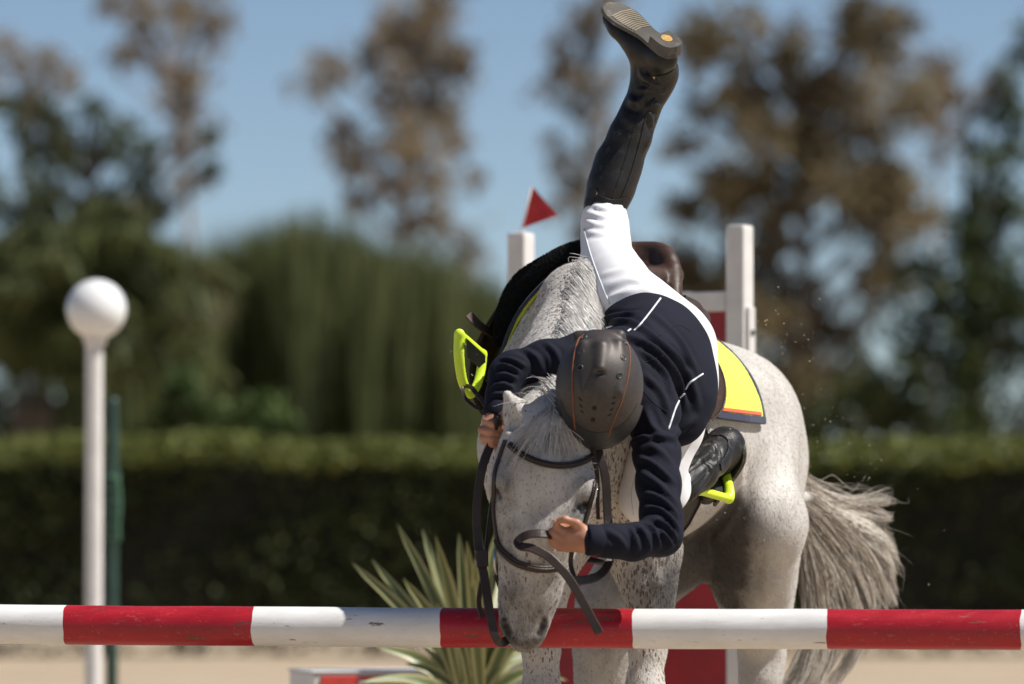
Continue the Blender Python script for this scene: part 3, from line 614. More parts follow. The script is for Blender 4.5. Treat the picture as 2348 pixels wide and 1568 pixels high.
def build_horse_field(h):
    F = Field((-0.30, -0.30, -0.02), (1.02, 2.02, 1.66), h)
    # trunk loft
    s0 = F.sl((-0.3, 0.1, 0.6), (1.0, 2.0, 1.62), 0.0); X, Y, Z = F.pts(s0)
    S = (X - WP[0]) * AX[0] + (Y - WP[1]) * AX[1]; L = (X - WP[0]) * LA[0] + (Y - WP[1]) * LA[1]
    Sc = np.clip(S, SEC[0, 0], SEC[-1, 0])
    zc, hh, hw, nar = [np.interp(Sc, SEC[:, 0], SEC[:, i]).astype(np.float32) for i in (1, 2, 3, 4)]
    z = (Z - zc) / hh; w = hw * (1 - nar * np.clip(z, 0, 1) ** 2 * 0.75)
    k0 = np.sqrt((L / w) ** 2 + z ** 2); k1 = np.sqrt((L / w ** 2) ** 2 + (z / hh) ** 2) + 1e-6
    dp = k0 * (k0 - 1) / k1; ov = np.abs(S - Sc); dp = np.where(ov > 0, np.sqrt(np.maximum(dp, 0) ** 2 + ov ** 2) + np.minimum(dp, 0) * 0.0, dp)
    F.put(s0, np.clip(dp, -0.5, 1.0).astype(np.float32), 0.02, 'add')
    a = np.array
    # croup, hip points, buttocks
    F.ell(hp(.78, .0, 1.20), (.18, .26, .15), .10, R=[LA, AX, (0, 0, 1)])
    for sd in (1, -1):
        F.ell(hp(.62, sd * .215, 1.22), (.06, .09, .07), .08, R=[LA, AX, (0, 0, 1)])
        F.ell(hp(.93, sd * .115, 1.07), (.13, .16, .24), .10, R=[LA, AX, (0, 0, 1)])
    # left hind leg (horse's left = image right)
    hipL = hp(.80, .105, 1.13); stL = a(P(1745, 1195, 1.28))
    F.cone(hipL, stL, .175, .112, .10)
    F.ell(a(P(1752, 1215, 1.27)), (.075, .08, .085), .06)
    F.cone(hp(.93, .125, 1.02), a(P(1748, 1300, 1.50)), .14, .095, .07)
    F.chain([stL, a(P(1727, 1290, 1.36)), a(P(1729, 1350, 1.42)), a(P(1738, 1400, 1.46)), a(P(1746, 1490, 1.55))], [.118, .112, .100, .078, .060], .05)
    F.cone(a(P(1751, 1478, 1.60)), a(P(1748, 1530, 1.56)), .045, .055, .03)
    F.chain([a(P(1746, 1500, 1.55)), a(P(1742, 1560, 1.54)), a(P(1741, 1640, 1.53)), a(P(1740, 1760, 1.51)), a(P(1740, 1825, 1.50)), a(P(1740, 1870, 1.44))], [.060, .052, .040, .040, .050, .044], .03)
    # right hind leg: reaches forward under the body
    hipR = hp(.80, -.16, 1.16); stR = a(P(1515, 1265, 1.34))
    F.cone(hipR, stR, .20, .115, .10)
    F.cone(hp(.93, -.15, 1.05), a(P(1490, 1330, 1.4)), .15, .09, .07)
    F.chain([stR, a(P(1440, 1335, 1.25)), a(P(1395, 1390, 1.20)), a(P(1383, 1480, 1.22)), a(P(1381, 1560, 1.25)), a(P(1381, 1640, 1.24)), a(P(1381, 1780, 1.2)), a(P(1381, 1838, 1.18)), a(P(1381, 1880, 1.12))],
            [.112, .092, .080, .074, .066, .045, .040, .050, .044], .05)
    # flank fold and belly
    F.cone(hp(.52, .24, 1.08), a(P(1706, 1165, 1.22)), .035, .035, .08)
    # shoulders, breast
    for sd in (1, -1):
        F.cone(hp(-.10, sd * .105, 1.40), hp(-.33, sd * .098, 1.07), .08, .108, .08)
        F.ell(hp(-.44, sd * .075, 1.00), (.092, .10, .15), .06, R=[LA, AX, (0, 0, 1)])
    F.cone(hp(-.30, .12, 1.07), a(P(1476, 1265, .60)), .115, .095, .06)
    F.chain([a(P(1476, 1265, .60)), a(P(1487, 1345, .57)), a(P(1492, 1400, .56)), a(P(1485, 1489, .55)), a(P(1479, 1560, .54))], [.092, .066, .050, .0415, .041], .04)
    F.chain([a(P(1479, 1590, .53)), a(P(1478, 1640, .53)), a(P(1477, 1700, .53)), a(P(1477, 1820, .53)), a(P(1477, 1885, .52)), a(P(1477, 1925, .47))], [.047, .046, .034, .033, .043, .036], .03)
    F.cone(a(P(1479, 1555, .54)), a(P(1479, 1600, .53)), .040, .047, .03)
    F.cone(hp(-.33, -.10, 1.05), a(P(1262, 1250, .55)), .105, .09, .06)
    F.chain([a(P(1262, 1250, .55)), a(P(1250, 1335, .52)), a(P(1243, 1400, .51)), a(P(1240, 1489, .50)), a(P(1241, 1560, .49))], [.092, .060, .048, .042, .041], .04)
    F.chain([a(P(1241, 1560, .49)), a(P(1241, 1600, .48)), a(P(1240, 1640, .48)), a(P(1240, 1700, .48)), a(P(1240, 1820, .48)), a(P(1240, 1885, .47)), a(P(1240, 1925, .42))], [.041, .047, .046, .034, .033, .043, .036], .03)
    # neck: body, crest and throat
    F.cone(hp(-.26, 0, 1.20), a(P(1285, 900, .34)), .175, .13, .10)
    F.cone(a(P(1285, 900, .34)), a(P(1258, 1010, .07)), .135, .095, .06)
    F.chain([hp(.02, 0, 1.44), a(P(1330, 690, .58)), a(P(1304, 780, .40)), a(P(1272, 880, .18)), a(P(1248, 965, .0))], [.075, .078, .070, .062, .062], .09)
    # head
    yv = (0, 1, 0)
    F.ell(a(P(1246, 1022, -.055)), (.098, .105, .125), .05)                    # cranium
    F.ell(a(P(1238, 1175, .0)), (.090, .125, .145), .05)                       # jaw
    HC = [(1245, 1045, -.095, 103), (1244, 1100, -.105, 107), (1241, 1167, -.11, 100), (1232, 1222, -.115, 86), (1224, 1287, -.115, 70), (1216, 1345, -.11, 59), (1209, 1378, -.108, 53), (1202, 1412, -.105, 50)]
    F.chain([a(P(x, y, Y)) for x, y, Y, r in HC], [M(r, Y) for x, y, Y, r in HC], .03, flat=(yv, .66))
    F.chain([a(P(1244, 1080, -.145)), a(P(1233, 1225, -.148)), a(P(1214, 1350, -.128))], [.058, .042, .034], .045)   # nasal bone
    for x, y in ((1160, 1108), (1334, 1122)):
        F.ell(a(P(x, y, -.130)), (.030, .042, .036), .03)                      # brow
    for x, y in ((1176, 1215), (1290, 1222)): F.cone(a(P(x, y, -.115)), a(P(x + (1222 - x) * .22, y + 60, -.13)), .020, .010, .025)   # facial crest
    F.chain([a(P(1209, 1378, -.090)), a(P(1203, 1430, -.095))], [.050, .046], .03)
    F.cone(a(P(1215, 1330, -.060)), a(P(1206, 1450, -.068)), .046, .034, .03)  # chin side
    for x0, x1 in ((1163, 1168), (1242, 1236)):
        F.chain([a(P(x0, 1400, -.112)), a(P(x0 + (x1 - x0) * .3, 1425, -.118)), a(P(x1, 1452, -.118))], [.0140, .0175, .0160], .014)  # nostril wings
    F.ell(a(P(1201, 1464, -.100)), (.042, .042, .028), .020)                   # lips
    F.ell(a(P(1203, 1470, -.075)), (.034, .034, .022), .02)
    for L in ([(1157, 1420), (1159, 1436), (1167, 1453)], [(1248, 1421), (1245, 1437), (1237, 1453)]):
        F.chain([a(P(x, y, -.142)) for x, y in L], [.0075, .0110, .0095], .005, op='sub')
    F.chain([a(P(1178, 1476, -.150)), a(P(1202, 1472, -.152)), a(P(1226, 1476, -.150))], [.003, .004, .003], .006, op='sub')   # mouth line
    # eye sockets
    F.ell(a(P(1136, 1132, -.175)), (.012, .035, .019), .012, op='sub')
    F.ell(a(P(1344, 1160, -.180)), (.021, .035, .016), .012, op='sub')
    # ears
    F.chain([a(P(1212, 990, -.05)), a(P(1186, 950, -.085)), a(P(1163, 905, -.09))], [.048, .036, .012], .015)
    F.chain([a(P(1178, 975, -.125)), a(P(1166, 940, -.12)), a(P(1159, 915, -.105))], [.018, .013, .004], .006, op='sub')
    F.cone(a(P(1272, 965, .0)), a(P(1250, 900, -.01)), .032, .010, .02)
    return F
Fh = build_horse_field(0.0064)
HV, HQ = Fh.mesh(2); del Fh
HN = vnormals(HV, HQ)
# veins, muscle lines and folds
hbvh = bvh_of(HV, HQ)
for pts_, am, wd in [([(1690, 1010), (1700, 1080), (1680, 1150), (1640, 1210)], .006, .022), ([(1760, 930), (1775, 1010), (1770, 1090)], .005, .03), ([(1735, 1290), (1760, 1320), (1790, 1330)], .003, .008),
                    ([(1800, 1000), (1812, 1100), (1800, 1200)], .006, .03), ([(1500, 1290), (1510, 1350)], .004, .014), ([(1415, 1090), (1440, 1180), (1430, 1260)], .008, .028),
                    ([(1180, 1190), (1176, 1260)], .003, .009), ([(1278, 1190), (1262, 1270)], .003, .009), ([(1700, 1100), (1668, 1170), (1620, 1235)], -.007, .014), ([(1745, 1270), (1738, 1340), (1742, 1386)], -.004, .012)]:
    HV = fold(HV, HN, hbvh, pts_, am, wd, 1.0)
HN = vnormals(HV, HQ); hbvh = bvh_of(HV, HQ)

t = NT('grey_coat')
v = t.coord((1, 1, 0.55)); vs_ = t.coord((1, 1, 0.42))
big = t.noise(5.0, v, 3.0); fine = t.noise(420.0, t.coord((1, 1, 0.2)), 2.0)
base = t.ramp(big, [(0.3, (.50, .465, .42)), (0.7, (.63, .60, .555))])
base = t.mix(t.math('MULTIPLY', fine, 0.35), base, (.40, .37, .34))
vd = t.voro(118.0, vs_); vd2 = t.voro(190.0, vs_)
fl = t.attr('fleck'); jit = t.noise(90.0, v, 2.0)
sepc = t.n('ShaderNodeSeparateColor'); t.l(vd.outputs['Color'], sepc.inputs[0]); sepd = t.n('ShaderNodeSeparateColor'); t.l(vd2.outputs['Color'], sepd.inputs[0])
pat = t.ramp(t.noise(14.0, v, 3.0), [(.35, .55), (.65, 1.25)])
pr1 = t.math('MULTIPLY', t.math('MULTIPLY', fl, pat), 1.0)
sp1 = t.math('MULTIPLY', t.math('LESS_THAN', vd.outputs['Distance'], t.math('MULTIPLY', t.math('ADD', t.math('MULTIPLY', fl, .35), .25), t.math('ADD', jit, .25))), t.math('LESS_THAN', sepc.outputs[0], t.math('MULTIPLY', t.math('SUBTRACT', pr1, .30), 1.35)))
sp2 = t.math('MULTIPLY', t.math('LESS_THAN', vd2.outputs['Distance'], t.math('MULTIPLY', jit, .55)), t.math('LESS_THAN', sepd.outputs[0], pr1))
base = t.mix(t.math('MULTIPLY', sp1, 0.82), base, (.115, .062, .045))
base = t.mix(t.math('MULTIPLY', sp2, 0.6), base, (.16, .095, .07))
patch = t.ramp(t.noise(22.0, v, 4.0, 0.7), [(0.42, 0.0), (0.7, 1.0)])
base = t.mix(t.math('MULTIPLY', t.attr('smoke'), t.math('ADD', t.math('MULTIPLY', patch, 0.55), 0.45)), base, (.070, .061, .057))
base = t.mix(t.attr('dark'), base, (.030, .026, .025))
t.set(Base_Color=base, Roughness=0.62); t.b.inputs['Sheen Weight'].default_value = 0.25; t.b.inputs['Sheen Roughness'].default_value = 0.4
t.b.inputs['Specular IOR Level'].default_value = 0.35
t.bump(t.math('ADD', fine, t.noise(150.0, t.coord((1, 1, .25)), 3.0)), 0.35, 0.003)
M_COAT = t.m
M_HOOF = simple_mat('hoof_horn', (.09, .07, .055), .55, .25, 40)
M_EYE = simple_mat('eye_dark', (.012, .010, .009), .08, .1, 30, 0)

horse = empty('horse', (0.45, 1.0, 0.0), 'flea-bitten grey horse stopped behind the striped rail with its head lowered', 'horse')
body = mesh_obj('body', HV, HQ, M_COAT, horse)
def blob(V, pts, rads):
    w = np.zeros(len(V))
    for p, r in zip(pts, rads):
        dd = np.linalg.norm(V - np.array(p), axis=1); w = np.maximum(w, np.clip(1.6 - 1.6 * dd / r, 0, 1))
    return w
def hz_(x, y, d=0.0): return hit(hbvh, x, y, d)[0]
dark = blob(HV, [hz_(x, y, -.13) for x, y in ((1157, 1421), (1159, 1436), (1165, 1449), (1248, 1422), (1245, 1437), (1238, 1449))], [.013, .018, .017, .013, .018, .017])
dark = np.maximum(dark, .55 * blob(HV, [hz_(1202, 1480, -.12), hz_(1180, 1474, -.12), hz_(1224, 1474, -.12)], [.03, .025, .025]))
dark = np.maximum(dark, 0.95 * blob(HV, [hz_(1142, 1126, -.15), hz_(1147, 1140, -.15), hz_(1340, 1156, -.15), hz_(1328, 1163, -.15), hz_(1316, 1170, -.15)], [.013, .013, .015, .014, .010]))
# dark skin plus painted shade between the thighs, on sheath and flank fold
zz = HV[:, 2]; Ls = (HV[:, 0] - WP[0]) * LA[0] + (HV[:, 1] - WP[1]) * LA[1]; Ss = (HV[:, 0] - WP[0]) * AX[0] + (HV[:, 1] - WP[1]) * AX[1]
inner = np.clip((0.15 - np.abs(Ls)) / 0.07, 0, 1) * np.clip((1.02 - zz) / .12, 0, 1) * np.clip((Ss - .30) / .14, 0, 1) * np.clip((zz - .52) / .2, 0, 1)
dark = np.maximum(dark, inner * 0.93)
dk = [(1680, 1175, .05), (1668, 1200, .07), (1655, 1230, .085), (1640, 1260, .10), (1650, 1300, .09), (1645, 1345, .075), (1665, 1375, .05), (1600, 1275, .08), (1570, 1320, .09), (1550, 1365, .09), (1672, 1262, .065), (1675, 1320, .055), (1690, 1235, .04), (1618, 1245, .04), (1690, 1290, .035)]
dark = np.maximum(dark, .93 * blob(HV, [hz_(x, y, 1.2) for x, y, r in dk], [r * 1.9 for x, y, r in dk]))  # flank shadow painted near black over the darker skin
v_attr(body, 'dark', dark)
smk = [(1200, 1460, .17, 1.0), (1165, 1400, .11, .95), (1240, 1400, .11, .95), (1203, 1400, .13, .8), (1205, 1340, .13, .45), (1150, 1110, .055, .95), (1150, 1150, .06, .9), (1340, 1120, .07, .9), (1330, 1165, .07, .9), (1160, 1225, .07, .8), (1290, 1225, .08, .8), (1165, 1270, .05, .8),
       (1270, 1290, .06, .7), (1180, 1330, .05, .6), (1265, 1340, .045, .8), (1200, 1050, .10, .5), (1310, 1060, .08, .6), (1245, 1190, .06, .35), (1155, 1060, .06, .6)]
smoke = np.zeros(len(HV))
for x, y, r, am in smk: smoke = np.maximum(smoke, am * blob(HV, [hz_(x, y, -.1)], [r]))
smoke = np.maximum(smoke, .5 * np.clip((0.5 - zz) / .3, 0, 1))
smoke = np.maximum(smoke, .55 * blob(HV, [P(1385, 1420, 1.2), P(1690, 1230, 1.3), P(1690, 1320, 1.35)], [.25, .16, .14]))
v_attr(body, 'smoke', smoke)
fleck = 0.30 + 0.6 * blob(HV, [P(1440, 1150, .3), P(1250, 740, .5), P(1500, 1340, .5)], [.50, .42, .25]) - .13 * np.clip((Ss - .4) / .3, 0, 1)
fleck = np.where((HV[:, 1] < 0.10) & (zz > .55), .22 + .30 * np.clip((zz - .95) / .2, 0, 1), fleck); fleck = np.where((zz < .80) & (HV[:, 1] < .9), np.maximum(fleck, .62), fleck)
v_attr(body, 'fleck', np.clip(fleck, 0, 1))
# hooves
for nm, (x, y, Yd) in zip(range(4), ((1477, 1925, .47), (1240, 1925, .42), (1740, 1870, 1.44), (1381, 1880, 1.12))):
    c = P(x, y, Yd); bm = bmesh.new()
    bmesh.ops.create_cone(bm, cap_ends=True, segments=20, radius1=.066, radius2=.046, depth=max(c.z + .005, .07), matrix=Matrix.Translation((c.x, c.y - .02, max(c.z + .005, .07) / 2 + .002)))
    bmesh.ops.bevel(bm, geom=[e for e in bm.edges if e.is_boundary is False and e.calc_face_angle(0) > 0.9], offset=.006, segments=2, affect='EDGES')
    bm_obj('hoof', bm, M_HOOF, horse, True)
# eyes
for x, y, Yd in ((1149, 1133, -.118), (1333, 1158, -.122)):
    bm = bmesh.new(); bmesh.ops.create_uvsphere(bm, u_segments=18, v_segments=12, radius=.0225, matrix=Matrix.Translation(P(x, y, Yd)))
    bm_obj('eye', bm, M_EYE, horse, True)

# short coat hair lying along the body
rs = np.random.RandomState(17)
fa, fb, fc_ = HV[HQ[:, 0]], HV[HQ[:, 1]], HV[HQ[:, 2]]; fn = np.cross(fb - fa, fc_ - fa); ar = np.linalg.norm(fn, axis=1); fn = fn / (ar[:, None] + 1e-12)
vis = (fn[:, 1] < .35) & (HV[HQ[:, 0], 2] > .28); w = ar * vis; nh = 60000; fi = rs.choice(len(HQ), nh, p=w / w.sum()); bw = rs.rand(nh, 2)
hp0 = HV[HQ[fi, 0]] + (HV[HQ[fi, 1]] - HV[HQ[fi, 0]]) * bw[:, :1] + (HV[HQ[fi, 3]] - HV[HQ[fi, 0]]) * bw[:, 1:]; hn = fn[fi]
flow = np.tile(np.array((AX[0] * .5, AX[1] * .5, -1.0)), (nh, 1)); flow[hp0[:, 1] < .1] = (0, 0, -1.0); flow += rs.randn(nh, 3) * .28; flow -= hn * (flow * hn).sum(1)[:, None]; flow /= np.linalg.norm(flow, axis=1)[:, None]
hl = ((.006 + .006 * rs.rand(nh)) * np.where(hp0[:, 1] < .05, .6, 1.0))[:, None]; hair_lines = np.stack([hp0 - hn * .0006, hp0 + flow * hl * .55 + hn * .0016, hp0 + flow * hl + hn * .0012], 1)
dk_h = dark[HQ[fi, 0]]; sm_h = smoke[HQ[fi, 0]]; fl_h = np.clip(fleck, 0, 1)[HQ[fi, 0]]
rump = np.clip((hp0[:, 1] - .9) / .3, 0, 1); facem = ((hp0[:, 1] < .06) & (hp0[:, 2] > .5)).astype(float); hair_tone = np.clip(.80 - .13 * facem + .10 * rump + (.13 - .06 * rump) * rs.randn(nh) - .92 * dk_h - .66 * sm_h * (.6 + .4 * rs.rand(nh)) - .50 * (rs.rand(nh) < np.clip(fl_h - .24, 0, 1) * .20 * (1 - .6 * rump)), 0, 1)  # coat hair darkens with the dark skin and the painted flank shade
# ------------------------------------------------------------------ rider
def chV(F, L, k=0.03, grow=0.0, flat=None, op='add'):
    F.chain([np.array(P(x, y, Y)) for x, y, Y, r in L], [M(r, Y) + grow for x, y, Y, r in L], k, op, flat)
ARM_R = [(1335, 815, .10, 46), (1250, 828, .07, 42), (1175, 846, .04, 35), (1160, 862, .02, 33), (1148, 910, -.01, 28), (1137, 950, -.03, 24)]
ARM_L = [(1498, 965, .08, 54), (1505, 1040, .03, 48), (1509, 1110, -.05, 45), (1515, 1180, -.11, 42), (1516, 1226, -.15, 42), (1450, 1243, -.21, 36), (1400, 1240, -.245, 32), (1352, 1238, -.27, 30)]
TORSO = [(1425, 880, .14, 62), (1455, 850, .22, 92), (1488, 800, .34, 92), (1500, 765, .43, 80)]
LEG_R = [(1452, 715, .47, 74), (1434, 690, .50, 74), (1409, 640, .56, 64), (1392, 600, .62, 53), (1388, 550, .69, 47), (1386, 505, .74, 43), (1390, 465, .76, 34)]
LEG_L = [(1505, 748, .48, 74), (1548, 805, .48, 86), (1552, 880, .44, 84), (1532, 980, .39, 72), (1503, 1075, .37, 60), (1483, 1142, .38, 54), (1520, 1130, .42, 44), (1575, 1100, .52, 38)]
SHIN_R = [(1389, 465, .76, 40), (1415, 380, .77, 40), (1445, 310, .77, 36), (1472, 250, .77, 28), (1492, 205, .77, 25), (1510, 160, .77, 28)]
SHIN_L = [(1540, 1120, .45, 38), (1600, 1078, .56, 38), (1640, 1042, .68, 32), (1662, 1022, .76, 30)]

# ---- boots (left in the stirrup, right flung high)
M_BOOT = None
def leather(name, col, rough=.38, dust=(.36, .31, .25), dustamt=.5, crease=1.0):
    t = NT(name); v = t.coord()
    f = t.noise(9.0, v, 4.0); d = t.ramp(t.noise(38.0, v, 6.0, .7), [(0.54, 0.0), (0.72, 1.0)])
    c = t.ramp(f, [(0.3, tuple(x * .7 for x in col)), (0.7, tuple(min(1, x * 1.35) for x in col))])
    am = t.math('MULTIPLY', d, t.math('MULTIPLY', t.ramp(t.noise(4.0, v, 2.0), [(.4, 0.0), (.7, 1.0)]), dustamt))
    t.set(Base_Color=t.mix(am, c, dust), Roughness=t.math('ADD', t.math('MULTIPLY', t.noise(25.0, v, 3.0), .35), rough - .15))
    t.b.inputs['Specular IOR Level'].default_value = .38
    t.bump(t.math('ADD', t.noise(260.0, v, 3.0), t.math('MULTIPLY', t.noise(45.0, v, 4.0), 1.5)), .28 * crease, .0025)
    return t.m
M_BOOT = leather('boot_leather', (.011, .0100, .0092), .44, (.28, .24, .18), .38)
M_SOLE = leather('dusty_sole', (.10, .092, .080), .85, (.50, .42, .30), 1.6)
M_SANDY = leather('sand_caked_rubber', (.30, .255, .19), .9, (.10, .095, .09), .8)
M_SOLE2 = leather('dusty_heel', (.10, .092, .082), .85, (.42, .36, .28), 1.3)
M_BROWN = leather('saddle_leather', (.050, .025, .016), .50, (.30, .13, .055), .8)
M_STRAP = leather('strap_leather', (.030, .019, .014), .42, (.16, .10, .07), .35)
M_METAL = simple_mat('steel', (.55, .55, .56), .22, .05, 40, 0, metal=1.0)
M_BRASS = simple_mat('dull_brass', (.42, .34, .24), .35, .1, 60, .1, metal=1.0)

person = empty('person', (P(1460, 850, .25).x, .25, 0.0), 'rider in navy jacket and white breeches tipping headfirst off the grey horse', 'person')

# ---- body: head, torso, arms, hands, legs in one skin
def build_body():
    F = Field((-0.12, -0.36, 0.74), (0.66, 1.02, 2.02), 0.0041)
    g = -0.011
    chV(F, [(1390, 888, -.02, 50), (1405, 885, .05, 50), (1425, 870, .15, 52)], .03)                       # neck
    chV(F, TORSO, .06, -.02); chV(F, ARM_R, .02, g); chV(F, ARM_L, .02, g)
    chV(F, LEG_R, .03, g); chV(F, LEG_L, .03, g); chV(F, SHIN_R, .02, g); chV(F, SHIN_L, .02, g)
    chV(F, [(1510, 160, .77, 24), (1520, 120, .77, 24), (1470, 90, .90, 22)], .02, -.004)
    chV(F, [(1662, 1022, .76, 24), (1655, 1040, .80, 22), (1630, 1105, .88, 20)], .02, -.004)
    # head (crown towards the camera, face down)
    hc = np.array(P(1375, 888, -.10)); F.ell(hc, (.078, .095, .098), .02)
    F.ell(hc + (0, .05, -.055), (.055, .06, .05), .03)                              # jaw
    F.cone(hc + (0, .03, -.095), hc + (0, .055, -.105), .009, .013, .015)           # nose
    F.cone(hc + (-.018, .075, -.095), hc + (.018, .075, -.095), .007, .007, .008)   # lips
    for sx in (-1, 1):
        F.ell(hc + (sx * .034, .015, -.088), (.016, .011, .010), .008, op='sub')
        F.ell(hc + (sx * .078, .035, .0), (.008, .016, .024), .008)                 # ears
    # left fist: back of hand to the camera, thumb on top
    Yh = -.275
    chV(F, [(1352, 1238, -.27, 25), (1340, 1238, Yh, 25)], .01)
    chV(F, [(1335, 1224, Yh, 20), (1303, 1226, Yh - .004, 15)], .012); chV(F, [(1335, 1250, Yh, 17), (1292, 1252, Yh + .002, 13)], .012); chV(F, [(1330, 1238, Yh + .008, 20), (1296, 1240, Yh + .004, 17)], .012)
    chV(F, [(1318, 1210, Yh + .006, 12), (1292, 1208, Yh + .008, 11)], .008)
    MCP = [(1298, 1221, Yh - .008), (1291, 1235, Yh - .006), (1285, 1247, Yh - .002), (1283, 1257, Yh + .004)]
    PIP = [(1275, 1206, Yh - .004), (1264, 1219, Yh - .002), (1261, 1233, Yh + .002), (1265, 1245, Yh + .006)]
    DIP = [(1281, 1204, Yh + .024), (1270, 1218, Yh + .026), (1268, 1232, Yh + .028), (1272, 1245, Yh + .028)]
    TIP = [(1301, 1214, Yh + .030), (1292, 1228, Yh + .034), (1290, 1241, Yh + .034), (1292, 1250, Yh + .032)]
    for i in range(4):
        r = (8.6, 8.8, 8.2, 7.2)[i]
        chV(F, [(1318, 1226 + i * 9, Yh, 9), (*MCP[i], r * 1.1), (*PIP[i], r), (*DIP[i], r * .93), (*TIP[i], r * .85)], .0018)
    chV(F, [(1338, 1216, Yh - .004, 13), (1322, 1200, Yh - .016, 9.5), (1294, 1190, Yh - .018, 8.2), (1274, 1195, Yh - .012, 7.0)], .006)
    # right fist: fingers to the camera
    Yr = -.065
    chV(F, [(1137, 950, -.03, 22), (1132, 968, Yr + .02, 22), (1128, 998, Yr + .022, 20)], .012)
    fr = [((1112, 966), (1130, 972), (1150, 985)), ((1103, 985), (1126, 990), (1152, 1000)), ((1106, 1003), (1128, 1006), (1152, 1014)), ((1113, 1016), (1128, 1019), (1142, 1026))]
    for i, (A, B, C) in enumerate(fr):
        r = (8.8, 9.0, 8.6, 7.4)[i]
        chV(F, [(A[0] + 16, A[1] - 4, Yr + .035, r), (A[0] + 1, A[1], Yr + .012, r * 1.05), (B[0], B[1], Yr - .014, r), (C[0], C[1], Yr - .002, r * .9), (C[0] + 2, C[1] + 2, Yr + .018, r * .8)], .0018)
    chV(F, [(1146, 955, Yr + .02, 12), (1160, 950, Yr - .008, 10), (1162, 965, Yr - .022, 9.2), (1156, 980, Yr - .026, 7.8)], .006)
    return F.mesh(1)
bV, bQ = build_body()
t = NT('skin'); v = t.coord()
sk = t.ramp(t.noise(22.0, v, 3.0), [(.3, (.36, .155, .085)), (.7, (.47, .225, .135))])
t.set(Base_Color=sk, Roughness=.5); t.b.inputs['Subsurface Weight'].default_value = .12; t.b.inputs['Subsurface Radius'].default_value = (.01, .004, .002)
t.b.inputs['Subsurface Scale'].default_value = .5
t.bump(t.noise(220.0, v, 3.0), .15, .0012); M_SKIN = t.m
M_NAIL = simple_mat('nail', (.62, .38, .32), .3, .06, 60, 0)
mesh_obj('body', bV, bQ, M_SKIN, person)
bbvh = bvh_of(bV, bQ)
for (x, y, rx, ry, rot) in ((1270, 1194, .0062, .0045, .25), (1155, 979, .0048, .0062, .2)):
    l, n = hit(bbvh, x, y, -.2); bm = bmesh.new()
    bmesh.ops.create_uvsphere(bm, u_segments=14, v_segments=8, radius=1.0)
    zq = Vector(n).to_track_quat('Z', 'Y').to_matrix().to_4x4()
    bm.transform(Matrix.Translation(l) @ zq @ Matrix.Rotation(rot, 4, 'Z') @ Matrix.Diagonal((rx, ry, .0016, 1)))
    bm_obj('fingernail', bm, M_NAIL, person, True)

# ---- breeches
def cloth(name, col, rough=.85, weave=900.0, sheen=.3, bumps=.12):
    t = NT(name); v = t.coord()
    c = t.ramp(t.noise(6.0, v, 3.0), [(.3, tuple(x * .86 for x in col)), (.7, tuple(min(1., x * 1.08) for x in col))])
    t.set(Base_Color=c, Roughness=rough); t.b.inputs['Sheen Weight'].default_value = sheen; t.b.inputs['Specular IOR Level'].default_value = .25
    t.bump(t.math('ADD', t.noise(weave, v, 2.0), t.math('MULTIPLY', t.noise(26.0, v, 3.0), 1.2)), bumps, .003)
    return t.m
M_BREECH = cloth('white_breeches', (.78, .78, .80), .8)
M_NAVY = cloth('navy_jacket', (.0062, .0075, .0170), .85, 1200, .0, .22)
F = Field((0.10, 0.20, 0.76), (0.66, 0.96, 1.82), 0.007)
chV(F, LEG_R, .05); chV(F, LEG_L, .05); chV(F, [(1470, 720, .47, 78), (1530, 770, .48, 84)], .05)
V, Q = F.mesh(2); N = vnormals(V, Q); bv = bvh_of(V, Q)
for pts_, am, wd in [([(1345, 487), (1390, 497), (1430, 484)], .004, .008), ([(1342, 505), (1380, 517), (1425, 500)], .0035, .009), ([(1348, 530), (1390, 538), (1430, 530)], .003, .010), ([(1360, 470), (1400, 480), (1432, 468)], .004, .007),
                    ([(1395, 655), (1440, 640), (1478, 650)], .0035, .011), ([(1400, 680), (1450, 660), (1500, 668)], .003, .009), ([(1380, 630), (1425, 618), (1455, 612)], .0025, .010), ([(1385, 690), (1430, 672), (1470, 668)], .003, .008),
                    ([(1590, 760), (1618, 820), (1625, 880)], .003, .012), ([(1560, 1030), (1585, 985)], .004, .011)]:
    V = fold(V, N, bv, pts_, am, wd, .6)
breeches = mesh_obj('breeches', V, Q, M_BREECH, person); brb = bvh_of(V, Q)
M_PIPE = simple_mat('white_piping', (.72, .75, .78), .5, .05, 60, 0)
p3, n3 = drape(brb, [(1338, 525), (1354, 584), (1376, 645), (1397, 697)], 24, .6, .0)
tube('seam', p3, .0022, M_PIPE, breeches, 6)
p3, n3 = drape(brb, [(1457, 1085), (1447, 1130), (1452, 1180)], 14, .35, .0)
tube('seam', p3, .0012, simple_mat('seam_thread', (.5, .47, .44), .8, .1, 60, 0), breeches, 5)

